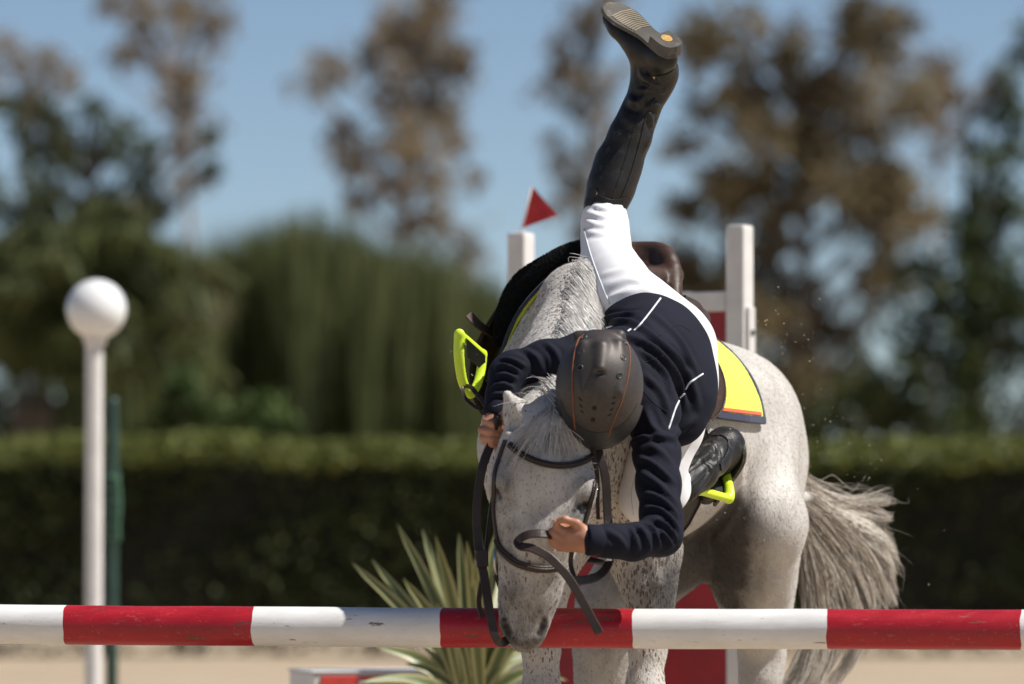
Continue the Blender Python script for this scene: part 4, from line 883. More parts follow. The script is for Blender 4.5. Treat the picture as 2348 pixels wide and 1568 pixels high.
# ---- jacket
F = Field((-0.09, -0.34, 0.76), (0.62, 0.62, 1.46), 0.0062)
chV(F, TORSO, .07); chV(F, ARM_R, .03, .003); chV(F, ARM_L, .03, .003)
chV(F, [(1340, 815, .14, 50), (1425, 850, .17, 78), (1490, 930, .12, 66)], .05)
chV(F, [(1470, 770, .40, 72), (1533, 815, .38, 88), (1548, 880, .32, 85), (1547, 930, .28, 75), (1550, 965, .26, 52)], .05, flat=((.3, -1, .2), .8))
chV(F, [(1430, 745, .42, 50), (1470, 730, .43, 55), (1524, 760, .43, 62)], .04)
V, Q = F.mesh(2); N = vnormals(V, Q); jb = bvh_of(V, Q)
JF = [  # back folds
    ([(1400, 735), (1450, 740), (1520, 790), (1575, 850), (1600, 930)], .008, .014), ([(1440, 770), (1500, 800), (1550, 860), (1570, 930)], .010, .013), ([(1470, 800), (1520, 850), (1545, 910)], .008, .011),
    ([(1480, 860), (1520, 905), (1535, 960)], .006, .012), ([(1370, 740), (1410, 722), (1460, 716)], .005, .010), ([(1500, 720), (1560, 780), (1595, 850)], .005, .014), ([(1590, 960), (1560, 985), (1540, 1000)], .006, .012),
    ([(1480, 940), (1500, 985), (1545, 1005)], .007, .012), ([(1440, 1020), (1480, 1000), (1530, 1005)], .006, .010),
    # left upper arm
    ([(1462, 1050), (1500, 1065), (1545, 1105)], .006, .010), ([(1470, 1085), (1510, 1110), (1550, 1150)], .005, .010), ([(1475, 1130), (1520, 1145), (1555, 1185)], .006, .010), ([(1478, 1165), (1520, 1170), (1556, 1210)], .007, .009),
    ([(1490, 1020), (1520, 1040), (1545, 1070)], .005, .012),
    # elbow bursts
    ([(1480, 1200), (1500, 1215), (1512, 1255)], .007, .008), ([(1462, 1206), (1478, 1225), (1490, 1262)], .007, .008), ([(1500, 1190), (1530, 1205), (1550, 1235)], .007, .008), ([(1445, 1210), (1455, 1230), (1462, 1262)], .005, .008),
    ([(1520, 1220), (1535, 1235), (1540, 1255)], .006, .008), ([(1390, 1215), (1420, 1235), (1435, 1260)], .004, .010),
    # right arm
    ([(1145, 835), (1165, 838), (1190, 850)], .006, .007), ([(1138, 860), (1160, 858), (1185, 868)], .006, .007), ([(1133, 885), (1155, 880), (1178, 892)], .006, .008), ([(1130, 905), (1150, 903), (1170, 912)], .005, .007), ([(1150, 822), (1175, 825), (1205, 840)], .006, .008),
    ([(1200, 800), (1230, 820), (1245, 860)], .005, .010), ([(1250, 785), (1275, 810), (1285, 850)], .005, .010), ([(1128, 930), (1145, 928), (1160, 935)], .004, .007)]
for pts_, am, wd in JF: V = fold(V, N, jb, pts_, am * 1.35, wd * .85, .1)
N = vnormals(V, Q)
jacket = mesh_obj('jacket', V, Q, M_NAVY, person); jb = bvh_of(V, Q)
for L in ([(1514, 684), (1486, 721), (1464, 748), (1453, 758)], [(1445, 755), (1438, 760)], [(1332, 762), (1364, 754)], [(1390, 752), (1404, 748)], [(1611, 857), (1581, 878), (1571, 893)], [(1569, 902), (1558, 912)], [(1556, 919), (1547, 939), (1532, 984)]):
    p3, n3 = drape(jb, L, 4 + 5 * len(L), .25, .0005); tube('piping', p3, .0026, M_PIPE, jacket, 6)
M_SEAM = simple_mat('dark_thread', (.004, .005, .010), .9, .1, 60, 0)
for L in ([(1471, 815), (1500, 850), (1525, 880)], [(1440, 860), (1470, 835), (1520, 815)], [(1470, 890), (1500, 925), (1530, 945)], [(1510, 770), (1550, 745), (1585, 760)], [(1548, 1000), (1556, 1100), (1560, 1190)]):
    p3, n3 = drape(jb, L, 16, .25, .0); tube('seam', p3, .0013, M_SEAM, jacket, 5)
# cuffs
for (x, y, Y, r, ax) in ((1352, 1238, -.27, 31, (1, .25, .02)), (1137, 948, -.03, 26, (.25, 0.2, .95))):
    c = np.array(P(x, y, Y)); axv = np.array(ax, float); axv /= np.linalg.norm(axv)
    u = np.cross(axv, (0, 1, 0.1)); u /= np.linalg.norm(u); w = np.cross(axv, u); R = M(r, Y) + .004; Vv = []; Ff = []
    prof = [(-.004, R - .010), (-.005, R), (.0, R + .0025), (.012, R + .002), (.030, R + .0005), (.036, R - .004)]
    for (z, rr) in prof:
        for k in range(28):
            an = 2 * math.pi * k / 28; Vv.append(c - axv * .004 + axv * z * 1.0 + (u * math.cos(an) + w * math.sin(an)) * rr)
    for i in range(len(prof) - 1):
        for k in range(28): Ff.append((i * 28 + k, i * 28 + (k + 1) % 28, (i + 1) * 28 + (k + 1) % 28, (i + 1) * 28 + k))
    o = mesh_obj('cuff', Vv, Ff, M_NAVY, jacket); fix_normals(o)

# ---- helmet
hc = P(1374, 884, -.140)
t = NT('matt_helmet'); v = t.coord(); t.set(Base_Color=t.ramp(t.noise(120.0, v, 3.0), [(.3, (.052, .044, .039)), (.7, (.070, .060, .054))]), Roughness=.52, Metallic=.35)
t.bump(t.noise(900.0, v, 2.0), .06, .0008); M_HELM = t.m
M_PEAK = simple_mat('peak_leather', (.024, .027, .030), .5, .15, 120, .15, .001)
M_STITCH = simple_mat('orange_stitching', (.42, .14, .055), .6, .15, 60, 0)
M_RING = simple_mat('vent_ring', (.05, .055, .058), .3, .1, 60, 0)
M_HOLE = simple_mat('vent_hole', (.006, .006, .006), .8, .1, 60, 0)
roll = math.radians(-3)
def hel(th, ph, k=1.0):
    """th from the crown (towards the camera), ph around: 0 = image right, +90 = image up"""
    x, yv_, z = math.sin(th) * math.cos(ph), -math.cos(th), math.sin(th) * math.sin(ph)
    rx, ry, rz = .1095, .125, .137
    x *= rx * (1 + .05 * max(-z, 0) * 0); z = z * rz; yy = yv_ * ry
    x, z = x * math.cos(roll) - z * math.sin(roll), x * math.sin(roll) + z * math.cos(roll)
    return np.array((hc.x + x * k, hc.y + yy * k, hc.z + z * k))
def hel_inv(vx, vy):
    """helmet surface point seen at a view position"""
    p = P(vx, vy, hc.y); dx, dz = p.x - hc.x, p.z - hc.z
    dx, dz = dx * math.cos(-roll) - dz * math.sin(-roll), dx * math.sin(-roll) + dz * math.cos(-roll)
    a, b = dx / .1095, dz / .137; r = min(math.hypot(a, b), .985)
    return hel(math.asin(r), math.atan2(b, a))
def hel_n(p):
    d = np.array(p) - np.array(hc); n = d / np.array((.1095, .125, .137)) ** 2; return n / np.linalg.norm(n)
helmet = empty('helmet', (0, 0, 0)); helmet.parent = person; helmet.matrix_parent_inverse = Matrix.Translation(person.location).inverted()
F = Field((hc.x - .16, hc.y - .17, hc.z - .19), (hc.x + .16, hc.y + .17, hc.z + .17), .0036)
F.ell(np.array(hc), (.1095, .125, .137), .01, R=[(math.cos(roll), 0, math.sin(roll)), (0, 1, 0), (-math.sin(roll), 0, math.cos(roll))])
a1 = hel_inv(1377, 800); a2 = hel_inv(1374, 848); F.cone(a1 + (0, .012, 0), a2 + (0, .004, 0), .019, .0135, .012)      # centre scoop
F.ell(a2 + (0, -.006, -.012), (.012, .010, .006), .004, op='sub')
F.cone(hel_inv(1335, 790) * 1.0, hel_inv(1335, 900), .006, .004, .02); F.cone(hel_inv(1418, 790), hel_inv(1418, 900), .006, .004, .02)
q1 = hel_inv(1320, 768); q2 = hel_inv(1420, 776); F.cone(q1 + (0, .02, .006), q2 + (0, .02, .006), .016, .016, .01)     # rear ridge
F.ell(np.array(hc) + (0, .075, 0), (.092, .10, .112), .006, op='sub')
F.cone(np.array(hc) + (-.3, .118, 0), np.array(hc) + (.3, .118, 0), .0, .0, .001)
V, Q = F.mesh(1); keep = V[:, 1] < hc.y + .075
Qk = Q[keep[Q].all(1)]; shell = mesh_obj('shell', V, Qk, M_HELM, helmet)
# peak
Vv = []; Ff = []; nA = 40
for i in range(nA + 1):
    a = math.radians(198 + 144 * i / nA); edge = math.sin(math.pi * i / nA)
    for (th, k, dy) in ((1.16 - .12 * edge, 1.004, -.001), (1.28, 1.02, .002), (1.45, 1.06 + .05 * edge, .012), (1.52, 1.07 + .10 * edge, .025), (1.5, 1.055 + .09 * edge, .031), (1.45, .99, .02)):
        p = hel(th, a, k); p[1] += dy; Vv.append(p)
for i in range(nA):
    for j in range(5): Ff.append((i * 6 + j, i * 6 + j + 1, (i + 1) * 6 + j + 1, (i + 1) * 6 + j))
o = mesh_obj('peak', Vv, Ff, M_PEAK, helmet); fix_normals(o)
for L in ([(1337, 764), (1324, 785), (1315, 820), (1311, 870), (1313, 930), (1318, 985), (1322, 1003)], [(1428, 776), (1438, 790), (1442, 815), (1438, 860), (1425, 915), (1405, 965), (1390, 1010)]):
    c = catmull([(x, y, 0) for x, y in L], 90)
    st = empty_parent = None
    Vs = []; Fs = []
    for i in range(0, 88):
        p = hel_inv(c[i][0], c[i][1]); q = hel_inv(c[i + 1][0], c[i + 1][1]); n = hel_n(p); dirv = (q - p); s = np.cross(n, dirv); s /= np.linalg.norm(s) + 1e-9
        V1, F1 = tube_data([p + n * .0005 - s * .0013, p + n * .0016, q + n * .0005 + s * .0013], [.0008, .0011, .0008], 5); b0 = len(Vs); Vs += V1; Fs += [tuple(b0 + k for k in f) for f in F1]
    mesh_obj('stitching', Vs, Fs, M_STITCH, helmet)
for (x, y) in ((1339, 775), (1332, 810), (1329, 846), (1432, 788), (1426, 823), (1418, 864), (1361, 938), (1358, 964)):
    p = hel_inv(x, y); n = hel_n(p); bm = bmesh.new()
    qm = Vector(n).to_track_quat('Z', 'Y').to_matrix().to_4x4()
    big = y < 900
    if big:
        r = bmesh.ops.create_circle(bm, segments=18, radius=.0072, cap_ends=False)
        ring = [(.0088, -.001), (.0083, .0024), (.0068, .0034), (.0052, .0018), (.0046, -.003)]
        bm.clear(); prev = None
        for (rr, z) in ring:
            cur = [bm.verts.new((rr * math.cos(2 * math.pi * k / 18), rr * math.sin(2 * math.pi * k / 18), z)) for k in range(18)]
            if prev:
                for k in range(18): bm.faces.new((prev[k], prev[(k + 1) % 18], cur[(k + 1) % 18], cur[k]))
            prev = cur
        bm.transform(Matrix.Translation(Vector(p)) @ qm); vent = bm_obj('vent', bm, M_RING, helmet, True)
    bm = bmesh.new(); bmesh.ops.create_cone(bm, cap_ends=True, segments=18, radius1=.0056, radius2=.0056, depth=.0016, matrix=Matrix.Translation(Vector(p + n * (.0008))) @ qm)
    bm_obj('vent_hole', bm, M_HOLE, helmet)
for (x0, y0, x1, y1) in ((1325, 900, 1333, 908), (1326, 915, 1333, 922), (1327, 930, 1334, 936), (1330, 943, 1336, 948), (1403, 915, 1412, 911), (1400, 929, 1408, 925), (1396, 943, 1404, 939), (1392, 955, 1399, 952)):
    p, q = hel_inv(x0, y0), hel_inv(x1, y1); n = hel_n(p); ribbon('vent_slot', [p - n * .0006, (p + q) / 2 - n * .0005, q - n * .0006], n, .0044, .0014, M_HOLE, helmet)

# ---- boots
def boot_mesh(chain_, foot, k, folds, bounds, h=.0055):
    F = Field(*bounds, h); chV(F, chain_, .03)
    for (a, b, ra, rb, kk, fl) in foot: F.cone(a, b, ra, rb, kk, flat=fl)
    V, Q = F.mesh(2); N = vnormals(V, Q); bv = bvh_of(V, Q)
    for pts_, am, wd in folds: V = fold(V, N, bv, pts_, am, wd, .76)
    return V, Q
def buckle_stud(bv, x, y, r, parent, mat, Y=.76):
    l, n = hit(bv, x, y, Y); bm = bmesh.new()
    bmesh.ops.create_uvsphere(bm, u_segments=16, v_segments=8, radius=1); bm.transform(Matrix.Translation(l) @ Vector(n).to_track_quat('Z', 'Y').to_matrix().to_4x4() @ Matrix.Diagonal((r, r, r * .5, 1)))
    bm_obj('stud', bm, mat, parent, True)
# right boot, sole to the sky
sn = np.array((.10, -.60, .79)); sn /= np.linalg.norm(sn)
fd = np.array((-.62, .63, .47)); fd -= sn * fd.dot(sn); fd /= np.linalg.norm(fd); fw = np.cross(sn, fd)      # fw points image-left
heel_s = np.array(P(1528, 88, .64))
CH = [(1386, 474, .755, 49), (1402, 425, .76, 50), (1418, 375, .77, 50), (1445, 310, .77, 45), (1466, 258, .77, 39), (1480, 225, .77, 35), (1492, 198, .765, 37), (1508, 165, .755, 43)]
hb = heel_s - sn * .062
foot = [(np.array(P(1508, 165, .755)), hb + fd * .01, .047, .036, .03, None), (hb + fd * .0, hb + fd * .08 - sn * .006, .034, .032, .02, None),
        (hb + fd * .06 - sn * .010, hb + fd * .165 + sn * .000, .040, .040, .02, (sn, .72)), (hb + fd * .165 + sn * .004, hb + fd * .205 + sn * .008, .041, .036, .02, (sn, .62)), (np.array(P(1495, 190, .77)), hb + fd * .10 - sn * .016, .040, .034, .04, None)]
fR = [([(1442, 228), (1462, 236), (1478, 218)], .010, .011), ([(1460, 208), (1490, 205), (1522, 214)], .006, .006), ([(1464, 170), (1484, 190), (1512, 200)], .008, .007), ([(1470, 252), (1492, 238), (1512, 245)], .007, .008), ([(1428, 262), (1452, 284), (1470, 280)], .004, .013),
      ([(1480, 240), (1492, 270), (1495, 290)], .005, .008), ([(1500, 290), (1488, 320), (1478, 345)], .004, .009), ([(1465, 160), (1480, 178), (1496, 190)], .006, .006)]
lo = np.array((.15, .52, 1.62)); V, Q = boot_mesh(CH, foot, .03, fR, ((.10, .50, 1.60), (.52, 1.06, 2.34)))
# cut the top rim open is hidden inside the shaft; keep closed under the breeches
bootR = mesh_obj('boot', V, Q, M_BOOT, person); bootR['label'] = 'tall black boot kicked up with its sole showing'; rb = bvh_of(V, Q)
def plate(name, outline, org, u, w, n, th, mat, parent, taper=.0):
    """outline in (along, across) metres -> thick plate with a rounded edge"""
    m = len(outline); Vv = []; Ff = []
    cx = sum(p[0] for p in outline) / m; cy = sum(p[1] for p in outline) / m
    rings = [(-th, 1.0 + taper), (-.0015, 1.0), (0.0, .97), (.0, .6)]
    for z, s in rings:
        for (a, b) in outline: Vv.append(org + u * (cx + (a - cx) * s) + w * (cy + (b - cy) * s) + n * z)
    Vv.append(org + u * cx + w * cy)
    for i in range(3):
        for k in range(m): Ff.append((i * m + k, i * m + (k + 1) % m, (i + 1) * m + (k + 1) % m, (i + 1) * m + k))
    for k in range(m): Ff.append((3 * m + k, 3 * m + (k + 1) % m, 4 * m))
    Ff.append(tuple(range(m))[::-1])
    o = mesh_obj(name, Vv, Ff, mat, parent, False); fix_normals(o); return o
def sole_outline():
    pts = [(-.045, 0), (-.038, .024), (-.015, .034), (.03, .033), (.075, .030), (.115, .037), (.16, .045), (.20, .042), (.235, .026), (.248, 0)]
    pts += [(a, -b * .92) for a, b in pts[1:-1]][::-1]
    return [tuple(q[:2]) for q in catmull([(a, b, 0) for a, b in pts] + [(pts[0][0], pts[0][1], 0)], 121)[:-1]]
so = sole_outline(); org = heel_s - sn * .024 + sn * .0
sole = plate('sole', [(a, b) for a, b in so], org + fd * .0, fd, fw, sn, .010, M_SOLE, bootR, .02)
heel_o = [(a, b) for a, b in so if a < .034] ; heel_o = sorted(heel_o, key=lambda q: math.atan2(q[1], q[0] - .0))
plate('heel', heel_o, heel_s, fd, fw, sn, .026, M_SOLE2, sole, .04)
Vv = [heel_s + fd * (.0 + .017 * math.cos(2 * math.pi * k / 20)) + fw * (.014 * math.sin(2 * math.pi * k / 20)) + sn * .0012 for k in range(20)]
mesh_obj('heel_badge', Vv, [tuple(range(20))], simple_mat('ochre_rubber', (.55, .33, .09), .7, .25, 120), sole, False)
for i in range(11):                                      # tread ribs across the ball of the foot
    a = .098 + i * .0085; hw = .028 + .010 * math.sin(min(1, (a - .09) / .07) * 1.5)
    ribbon('tread_rib', [org + fd * (a + .006 * (1 - abs(s) * 1.0)) + fw * hw * s for s in (-.9, -.5, 0, .5, .9)], sn, .0048, .0026, M_SANDY, sole)
# shaft trim
for L, w in (([(1345, 466), (1370, 455), (1400, 465), (1440, 460)], .020),): 
    p3, n3 = drape(rb, L, 20, .72, .0005); ribbon('top_band', p3, n3, w, .003, M_BOOT, bootR)
p3, n3 = drape(rb, [(1360, 430), (1357, 448), (1350, 470)], 10, .72, .001); ribbon('tab', p3, n3, .030, .003, M_BOOT, bootR)
p3, n3 = drape(rb, [(1420, 462), (1445, 400), (1468, 320), (1480, 270), (1500, 225)], 40, .72, .0); tube('zip', p3, .0028, M_BOOT, bootR, 6)
p3, n3 = drape(rb, [(1400, 462), (1425, 390), (1448, 315), (1460, 260)], 40, .72, .0); tube('seam', p3, .0014, M_BOOT, bootR, 6)
p3, n3 = drape(rb, [(1478, 172), (1500, 182), (1525, 178), (1548, 160)], 24, .7, .0008); ribbon('ankle_strap', p3, n3, [.012 + .018 * min(1, i / 10) for i in range(24)], .004, M_BOOT, bootR)
buckle_stud(rb, 1364, 443, .0085, bootR, M_BRASS); buckle_stud(rb, 1502, 180, .0090, bootR, M_BRASS)
# left boot in the stirrup
CHL = [(1562, 1116, .48, 42), (1600, 1078, .56, 43), (1630, 1052, .65, 38), (1648, 1036, .71, 37), (1660, 1024, .76, 38)]
pa = np.array(P(1660, 1024, .76)); he = np.array(P(1664, 1022, .74)); to = np.array(P(1632, 1110, .80)); te = np.array(P(1618, 1135, .86))
foot = [(pa, he, .042, .043, .03, None), (he, to, .040, .036, .03, None), (to, te, .036, .026, .02, None)]
fL = [([(1575, 1060), (1610, 1045), (1640, 1010)], .005, .008), ([(1580, 1075), (1615, 1050), (1635, 1035)], .005, .007), ([(1590, 1140), (1620, 1100), (1640, 1060)], .004, .008), ([(1632, 1010), (1645, 1030), (1650, 1060)], .006, .006), ([(1622, 1030), (1640, 1045), (1642, 1070)], .005, .006), ([(1610, 1050), (1628, 1068), (1630, 1085)], .004, .006)]
V, Q = boot_mesh(CHL, foot, .03, fL, ((.36, .36, .86), (.66, .96, 1.16)))
bootL = mesh_obj('boot', V, Q, M_BOOT, person); bootL['label'] = 'black boot with its foot in the yellow stirrup'; lb = bvh_of(V, Q)
p3, n3 = drape(lb, [(1562, 1088), (1574, 1105), (1580, 1130), (1578, 1150)], 14, .45, .001); ribbon('top_band', p3, n3, .022, .003, M_BOOT, bootL)
p3, n3 = drape(lb, [(1632, 998), (1655, 995), (1672, 1010), (1670, 1040), (1650, 1072)], 20, .7, .0008); ribbon('ankle_strap', p3, n3, .020, .0035, M_BOOT, bootL)
p3, n3 = drape(lb, [(1570, 1090), (1605, 1060), (1632, 1020)], 20, .6, .0); tube('zip', p3, .0026, M_BOOT, bootL, 6)
p3, n3 = drape(lb, [(1580, 1120), (1610, 1090), (1636, 1070)], 20, .6, .0); tube('seam', p3, .0014, M_BOOT, bootL, 6)
sl_ = [he + np.array((.034, .01, .004)), he + np.array((.040, .014, -.030)), to + np.array((.030, .012, .005)), te + np.array((.02, .012, 0))]
ribbon('sole', catmull(sl_, 14), np.array((.93, .1, -.1)), .066, .011, M_SOLE, bootL)
buckle_stud(lb, 1579, 1141, .0055, bootL, M_METAL, .5)
# ------------------------------------------------------------------ hair
def hair_mat(name, dark_, mid_, light_, rough=.45):
    t = NT(name); r = t.attr('tone')
    t.set(Base_Color=t.ramp(r, [(0.0, dark_), (0.45, mid_), (1.0, light_)]), Roughness=rough); t.b.inputs['Sheen Weight'].default_value = .3
    t.b.inputs['Specular IOR Level'].default_value = .45
    return t.m
def strands(name, lines, rad, tones, mat, parent, grad=0.0):
    """lines: (n,k,3) array -> thin three-sided tapering hairs in one mesh"""
    L = np.asarray(lines); n, k, _ = L.shape
    T = np.gradient(L, axis=1); T /= np.linalg.norm(T, axis=2, keepdims=True) + 1e-9
    A = np.cross(T, np.array((0.3, 1.0, 0.2))); A /= np.linalg.norm(A, axis=2, keepdims=True) + 1e-9; B = np.cross(T, A)
    rr = (np.asarray(rad)[:, None] * np.interp(np.linspace(0, 1, k), [0, .2, .75, 1], [.9, 1, .75, .12])[None, :])[..., None]
    V = np.stack([L + (A * math.cos(a) + B * math.sin(a)) * rr for a in (0, 2.0944, 4.18879)], axis=2)       # n,k,3,3
    idx = np.arange(n * k * 3).reshape(n, k, 3); Q = []
    for j in range(3):
        j2 = (j + 1) % 3; Q.append(np.stack([idx[:, :-1, j], idx[:, :-1, j2], idx[:, 1:, j2], idx[:, 1:, j]], -1).reshape(-1, 4))
    o = mesh_obj(name, V.reshape(-1, 3), np.concatenate(Q), mat, parent)
    tl = np.asarray(tones)[:, None] + np.linspace(-grad * .4, grad, k)[None, :]; v_attr(o, 'tone', np.clip(np.repeat(tl.ravel(), 3), 0, 1)); return o
def guide_strands(guides, n, k, spread, rs, wav=.004, locks=0):
    """guides: list of lists of (vx,vy,Y) side by side; strands interpolate between neighbours and gather into locks towards the tips"""
    G = np.array([catmull([np.array(P(*q)) for q in g], k) for g in guides]); m = len(G); out = []; lk = []
    tt = np.linspace(0, 1, k); LU = np.sort(rs.rand(max(locks, 1))) * (m - 1); LO = rs.randn(max(locks, 1), 3) * spread * np.array((.8, 1.6, .8)); LL = .80 + .28 * rs.rand(max(locks, 1)); LP = rs.rand(max(locks, 1), 3) * 6.28
    def at(u):
        j = min(int(u), m - 2); f = u - j; return G[j] * (1 - f) + G[j + 1] * f
    for i in range(n):
        q_ = rs.randint(locks) if locks else 0
        u0 = np.clip(LU[q_] + rs.randn() * .55, 0, m - 1.001) if locks else rs.rand() * (m - 1)
        u1 = np.clip(LU[q_] + rs.randn() * .06, 0, m - 1.001) if locks else u0
        w_ = (tt ** .8)[:, None]; c = at(u0) * (1 - w_) + at(u1) * w_
        if locks: c = c + LO[q_] * tt[:, None] + np.stack([np.sin(tt * 5 + LP[q_, d]) * .010 for d in range(3)], 1) * tt[:, None]
        off = rs.randn(3) * spread * np.array((1, .8, 1)); ph = rs.rand(3) * 6.28; fr = 1 + rs.rand() * 2
        w = np.stack([np.sin(tt * fr * 6.28 + ph[q]) * wav * rs.rand() for q in range(3)], 1) * tt[:, None]
        e = (LL[q_] if locks else .86) * (.80 + .26 * rs.rand())
        ci = np.stack([np.interp(np.clip(tt * e, 0, 1), tt, c[:, q]) for q in range(3)], 1)
        out.append(ci + off[None, :] * (0.5 - .2 * tt[:, None] if locks else .15 + .85 * tt[:, None]) + w); lk.append(q_)
    return np.array(out), np.array(lk)
rs = np.random.RandomState(5)
M_TAIL = hair_mat('tail_hair', (.045, .036, .029), (.36, .295, .225), (.82, .765, .67))
M_MANE = hair_mat('mane_hair', (.16, .14, .125), (.46, .43, .40), (.80, .77, .73))
strands('coat_hair', hair_lines, np.full(len(hair_lines), .00050), hair_tone, hair_mat('short_coat_hair', (.03, .022, .018), (.32, .275, .225), (.80, .765, .70), .55), horse)
root = lambda v, w: (1795, 1110 + v, 1.86)
TG = [[root(-8, 0), (1832, 1098, 1.93), (1875, 1124, 1.99), (1930, 1143, 2.03), (1990, 1142, 2.05), (2050, 1124, 2.06)],
      [root(0, 0), (1835, 1112, 1.94), (1885, 1145, 1.99), (1945, 1168, 2.03), (2000, 1182, 2.05), (2040, 1200, 2.06)],
      [root(6, 0), (1838, 1125, 1.94), (1900, 1168, 1.99), (1965, 1210, 2.03), (2025, 1262, 2.06), (2062, 1335, 2.07)],
      [root(12, 0), (1838, 1140, 1.94), (1910, 1192, 1.98), (1970, 1250, 2.02), (2020, 1325, 2.04), (2045, 1400, 2.05)],
      [root(20, 0), (1838, 1155, 1.94), (1905, 1215, 1.98), (1960, 1290, 2.01), (1995, 1385, 2.02), (2000, 1480, 2.02)],
      [root(28, 0), (1838, 1172, 1.93), (1890, 1240, 1.97), (1935, 1320, 1.99), (1965, 1420, 1.99), (1965, 1500, 1.98), (1900, 1590, 1.96)],
      [root(34, 0), (1834, 1195, 1.93), (1870, 1270, 1.95), (1900, 1350, 1.97), (1915, 1440, 1.97), (1890, 1540, 1.95), (1800, 1650, 1.92)],
      [root(40, 0), (1832, 1215, 1.92), (1852, 1290, 1.93), (1868, 1370, 1.94), (1872, 1460, 1.94), (1840, 1560, 1.92), (1760, 1660, 1.9)],
      [root(44, 0), (1828, 1225, 1.91), (1838, 1300, 1.92), (1846, 1390, 1.93), (1840, 1480, 1.92), (1790, 1580, 1.9), (1720, 1660, 1.88)]]
S1, lk = guide_strands(TG, 5200, 24, .009, rs, .005, 95); S2, _ = guide_strands(TG, 240, 24, .040, rs, .03)
SS = np.concatenate([S1, S2]); LT = rs.rand(95)
tone = np.clip(np.concatenate([.13 + .66 * LT[lk] + .25 * (rs.rand(5200) - .3), .3 + .4 * rs.rand(240)]) + (SS[:, 9, 0] - .90) * 1.3 + (SS[:, 9, 2] - .90) * .9, 0, 1)
strands('tail', SS, np.concatenate([.0009 + .0008 * rs.rand(5200), .0005 + .0003 * rs.rand(240)]), tone, M_TAIL, horse, .28)
# fleshy dock under the hair
tube('dock', catmull([hp(.98, 0, 1.30), hp(1.08, .05, 1.25), P(1800, 1118, 1.86), P(1846, 1140, 1.95), P(1880, 1165, 1.98)], 16), [.055, .050, .045, .034, .03, .03, .03, .028, .026, .024, .022, .02, .018, .016, .014, .008], M_COAT, horse, 12)
# mane: roots along the crest, falling over the image-right side
crest = catmull([(1352, 596, 0), (1340, 628, 0), (1328, 670, 0), (1318, 710, 0), (1308, 755, 0), (1296, 800, 0), (1280, 850, 0), (1262, 905, 0)], 120)
Ls = []
for i in range(1500):
    f = rs.rand(); c = crest[min(119, int(f * 119))]; Yd = .80 - .70 * f
    x, y = c[0] - 6 + rs.randn() * 11, c[1] + rs.randn() * 6
    l, n = hit(hbvh, x, y, Yd)
    l = np.array(l); up = np.array((-.15, -.25, .95)); ln = .07 + .05 * rs.rand()
    end, _ = hit(hbvh, x + 40 + 20 * rs.rand(), y + 45 + 25 * rs.rand(), Yd)
    end = np.array(end) + np.array((.004, -.012, 0)) * (1 + rs.rand())
    mid = (l + end) / 2 + up * (.012 + .006 * rs.rand()) + np.array((0.0, -.012, 0))
    if rs.rand() < .03: mid = l + np.array((-.02 - .02 * rs.rand(), -.01, .02)); end = mid + np.array((-.03 * rs.rand(), -.01, -.02 + .03 * rs.rand()))
    Ls.append(catmull([l - up * .004, l + up * .012 + np.array((.005, -.004, 0)), mid, end], 10))
strands('mane', np.array(Ls), .0007 + .0005 * rs.rand(1500), np.clip(.55 + .4 * rs.rand(1500), 0, 1), M_MANE, horse)
Ls = []
for i in range(330):
    x, y = 1268 + rs.randn() * 9, 948 + rs.randn() * 7
    tx = 1262 + rs.randn() * 42; ty = 1000 + rs.rand() * 60 + (50 * rs.rand() if rs.rand() < .12 else 0)
    if rs.rand() < .45: tx, ty = 1190 + rs.rand() * 55, 1015 + rs.rand() * 45
    if rs.rand() < .05: tx, ty = 1140 + rs.rand() * 40, 1060 + rs.rand() * 45
    pts = []
    for f in (0, .3, .65, 1.0):
        l, n = hit(hbvh, x + (tx - x) * f, y + (ty - y) * f ** 1.25, -.1); pts.append(np.array(l) + np.array(n) * (.003 + .009 * math.sin(f * 3.14) + .004 * rs.rand()))
    Ls.append(catmull(pts, 10))
for i in range(26):
    p0 = np.array(P(1240 + rs.randn() * 14, 930 + rs.randn() * 8, -.06)); e = np.array(P(1200 + rs.randn() * 26, 935 + rs.randn() * 26, -.12)); m_ = (p0 + e) / 2 + np.array((0, -.015, .012))
    Ls.append(catmull([p0, m_, e], 10))
strands('forelock', np.array(Ls), .0006 + .0006 * rs.rand(len(Ls)), np.clip(.2 + .7 * rs.rand(len(Ls)), 0, 1), M_MANE, horse)

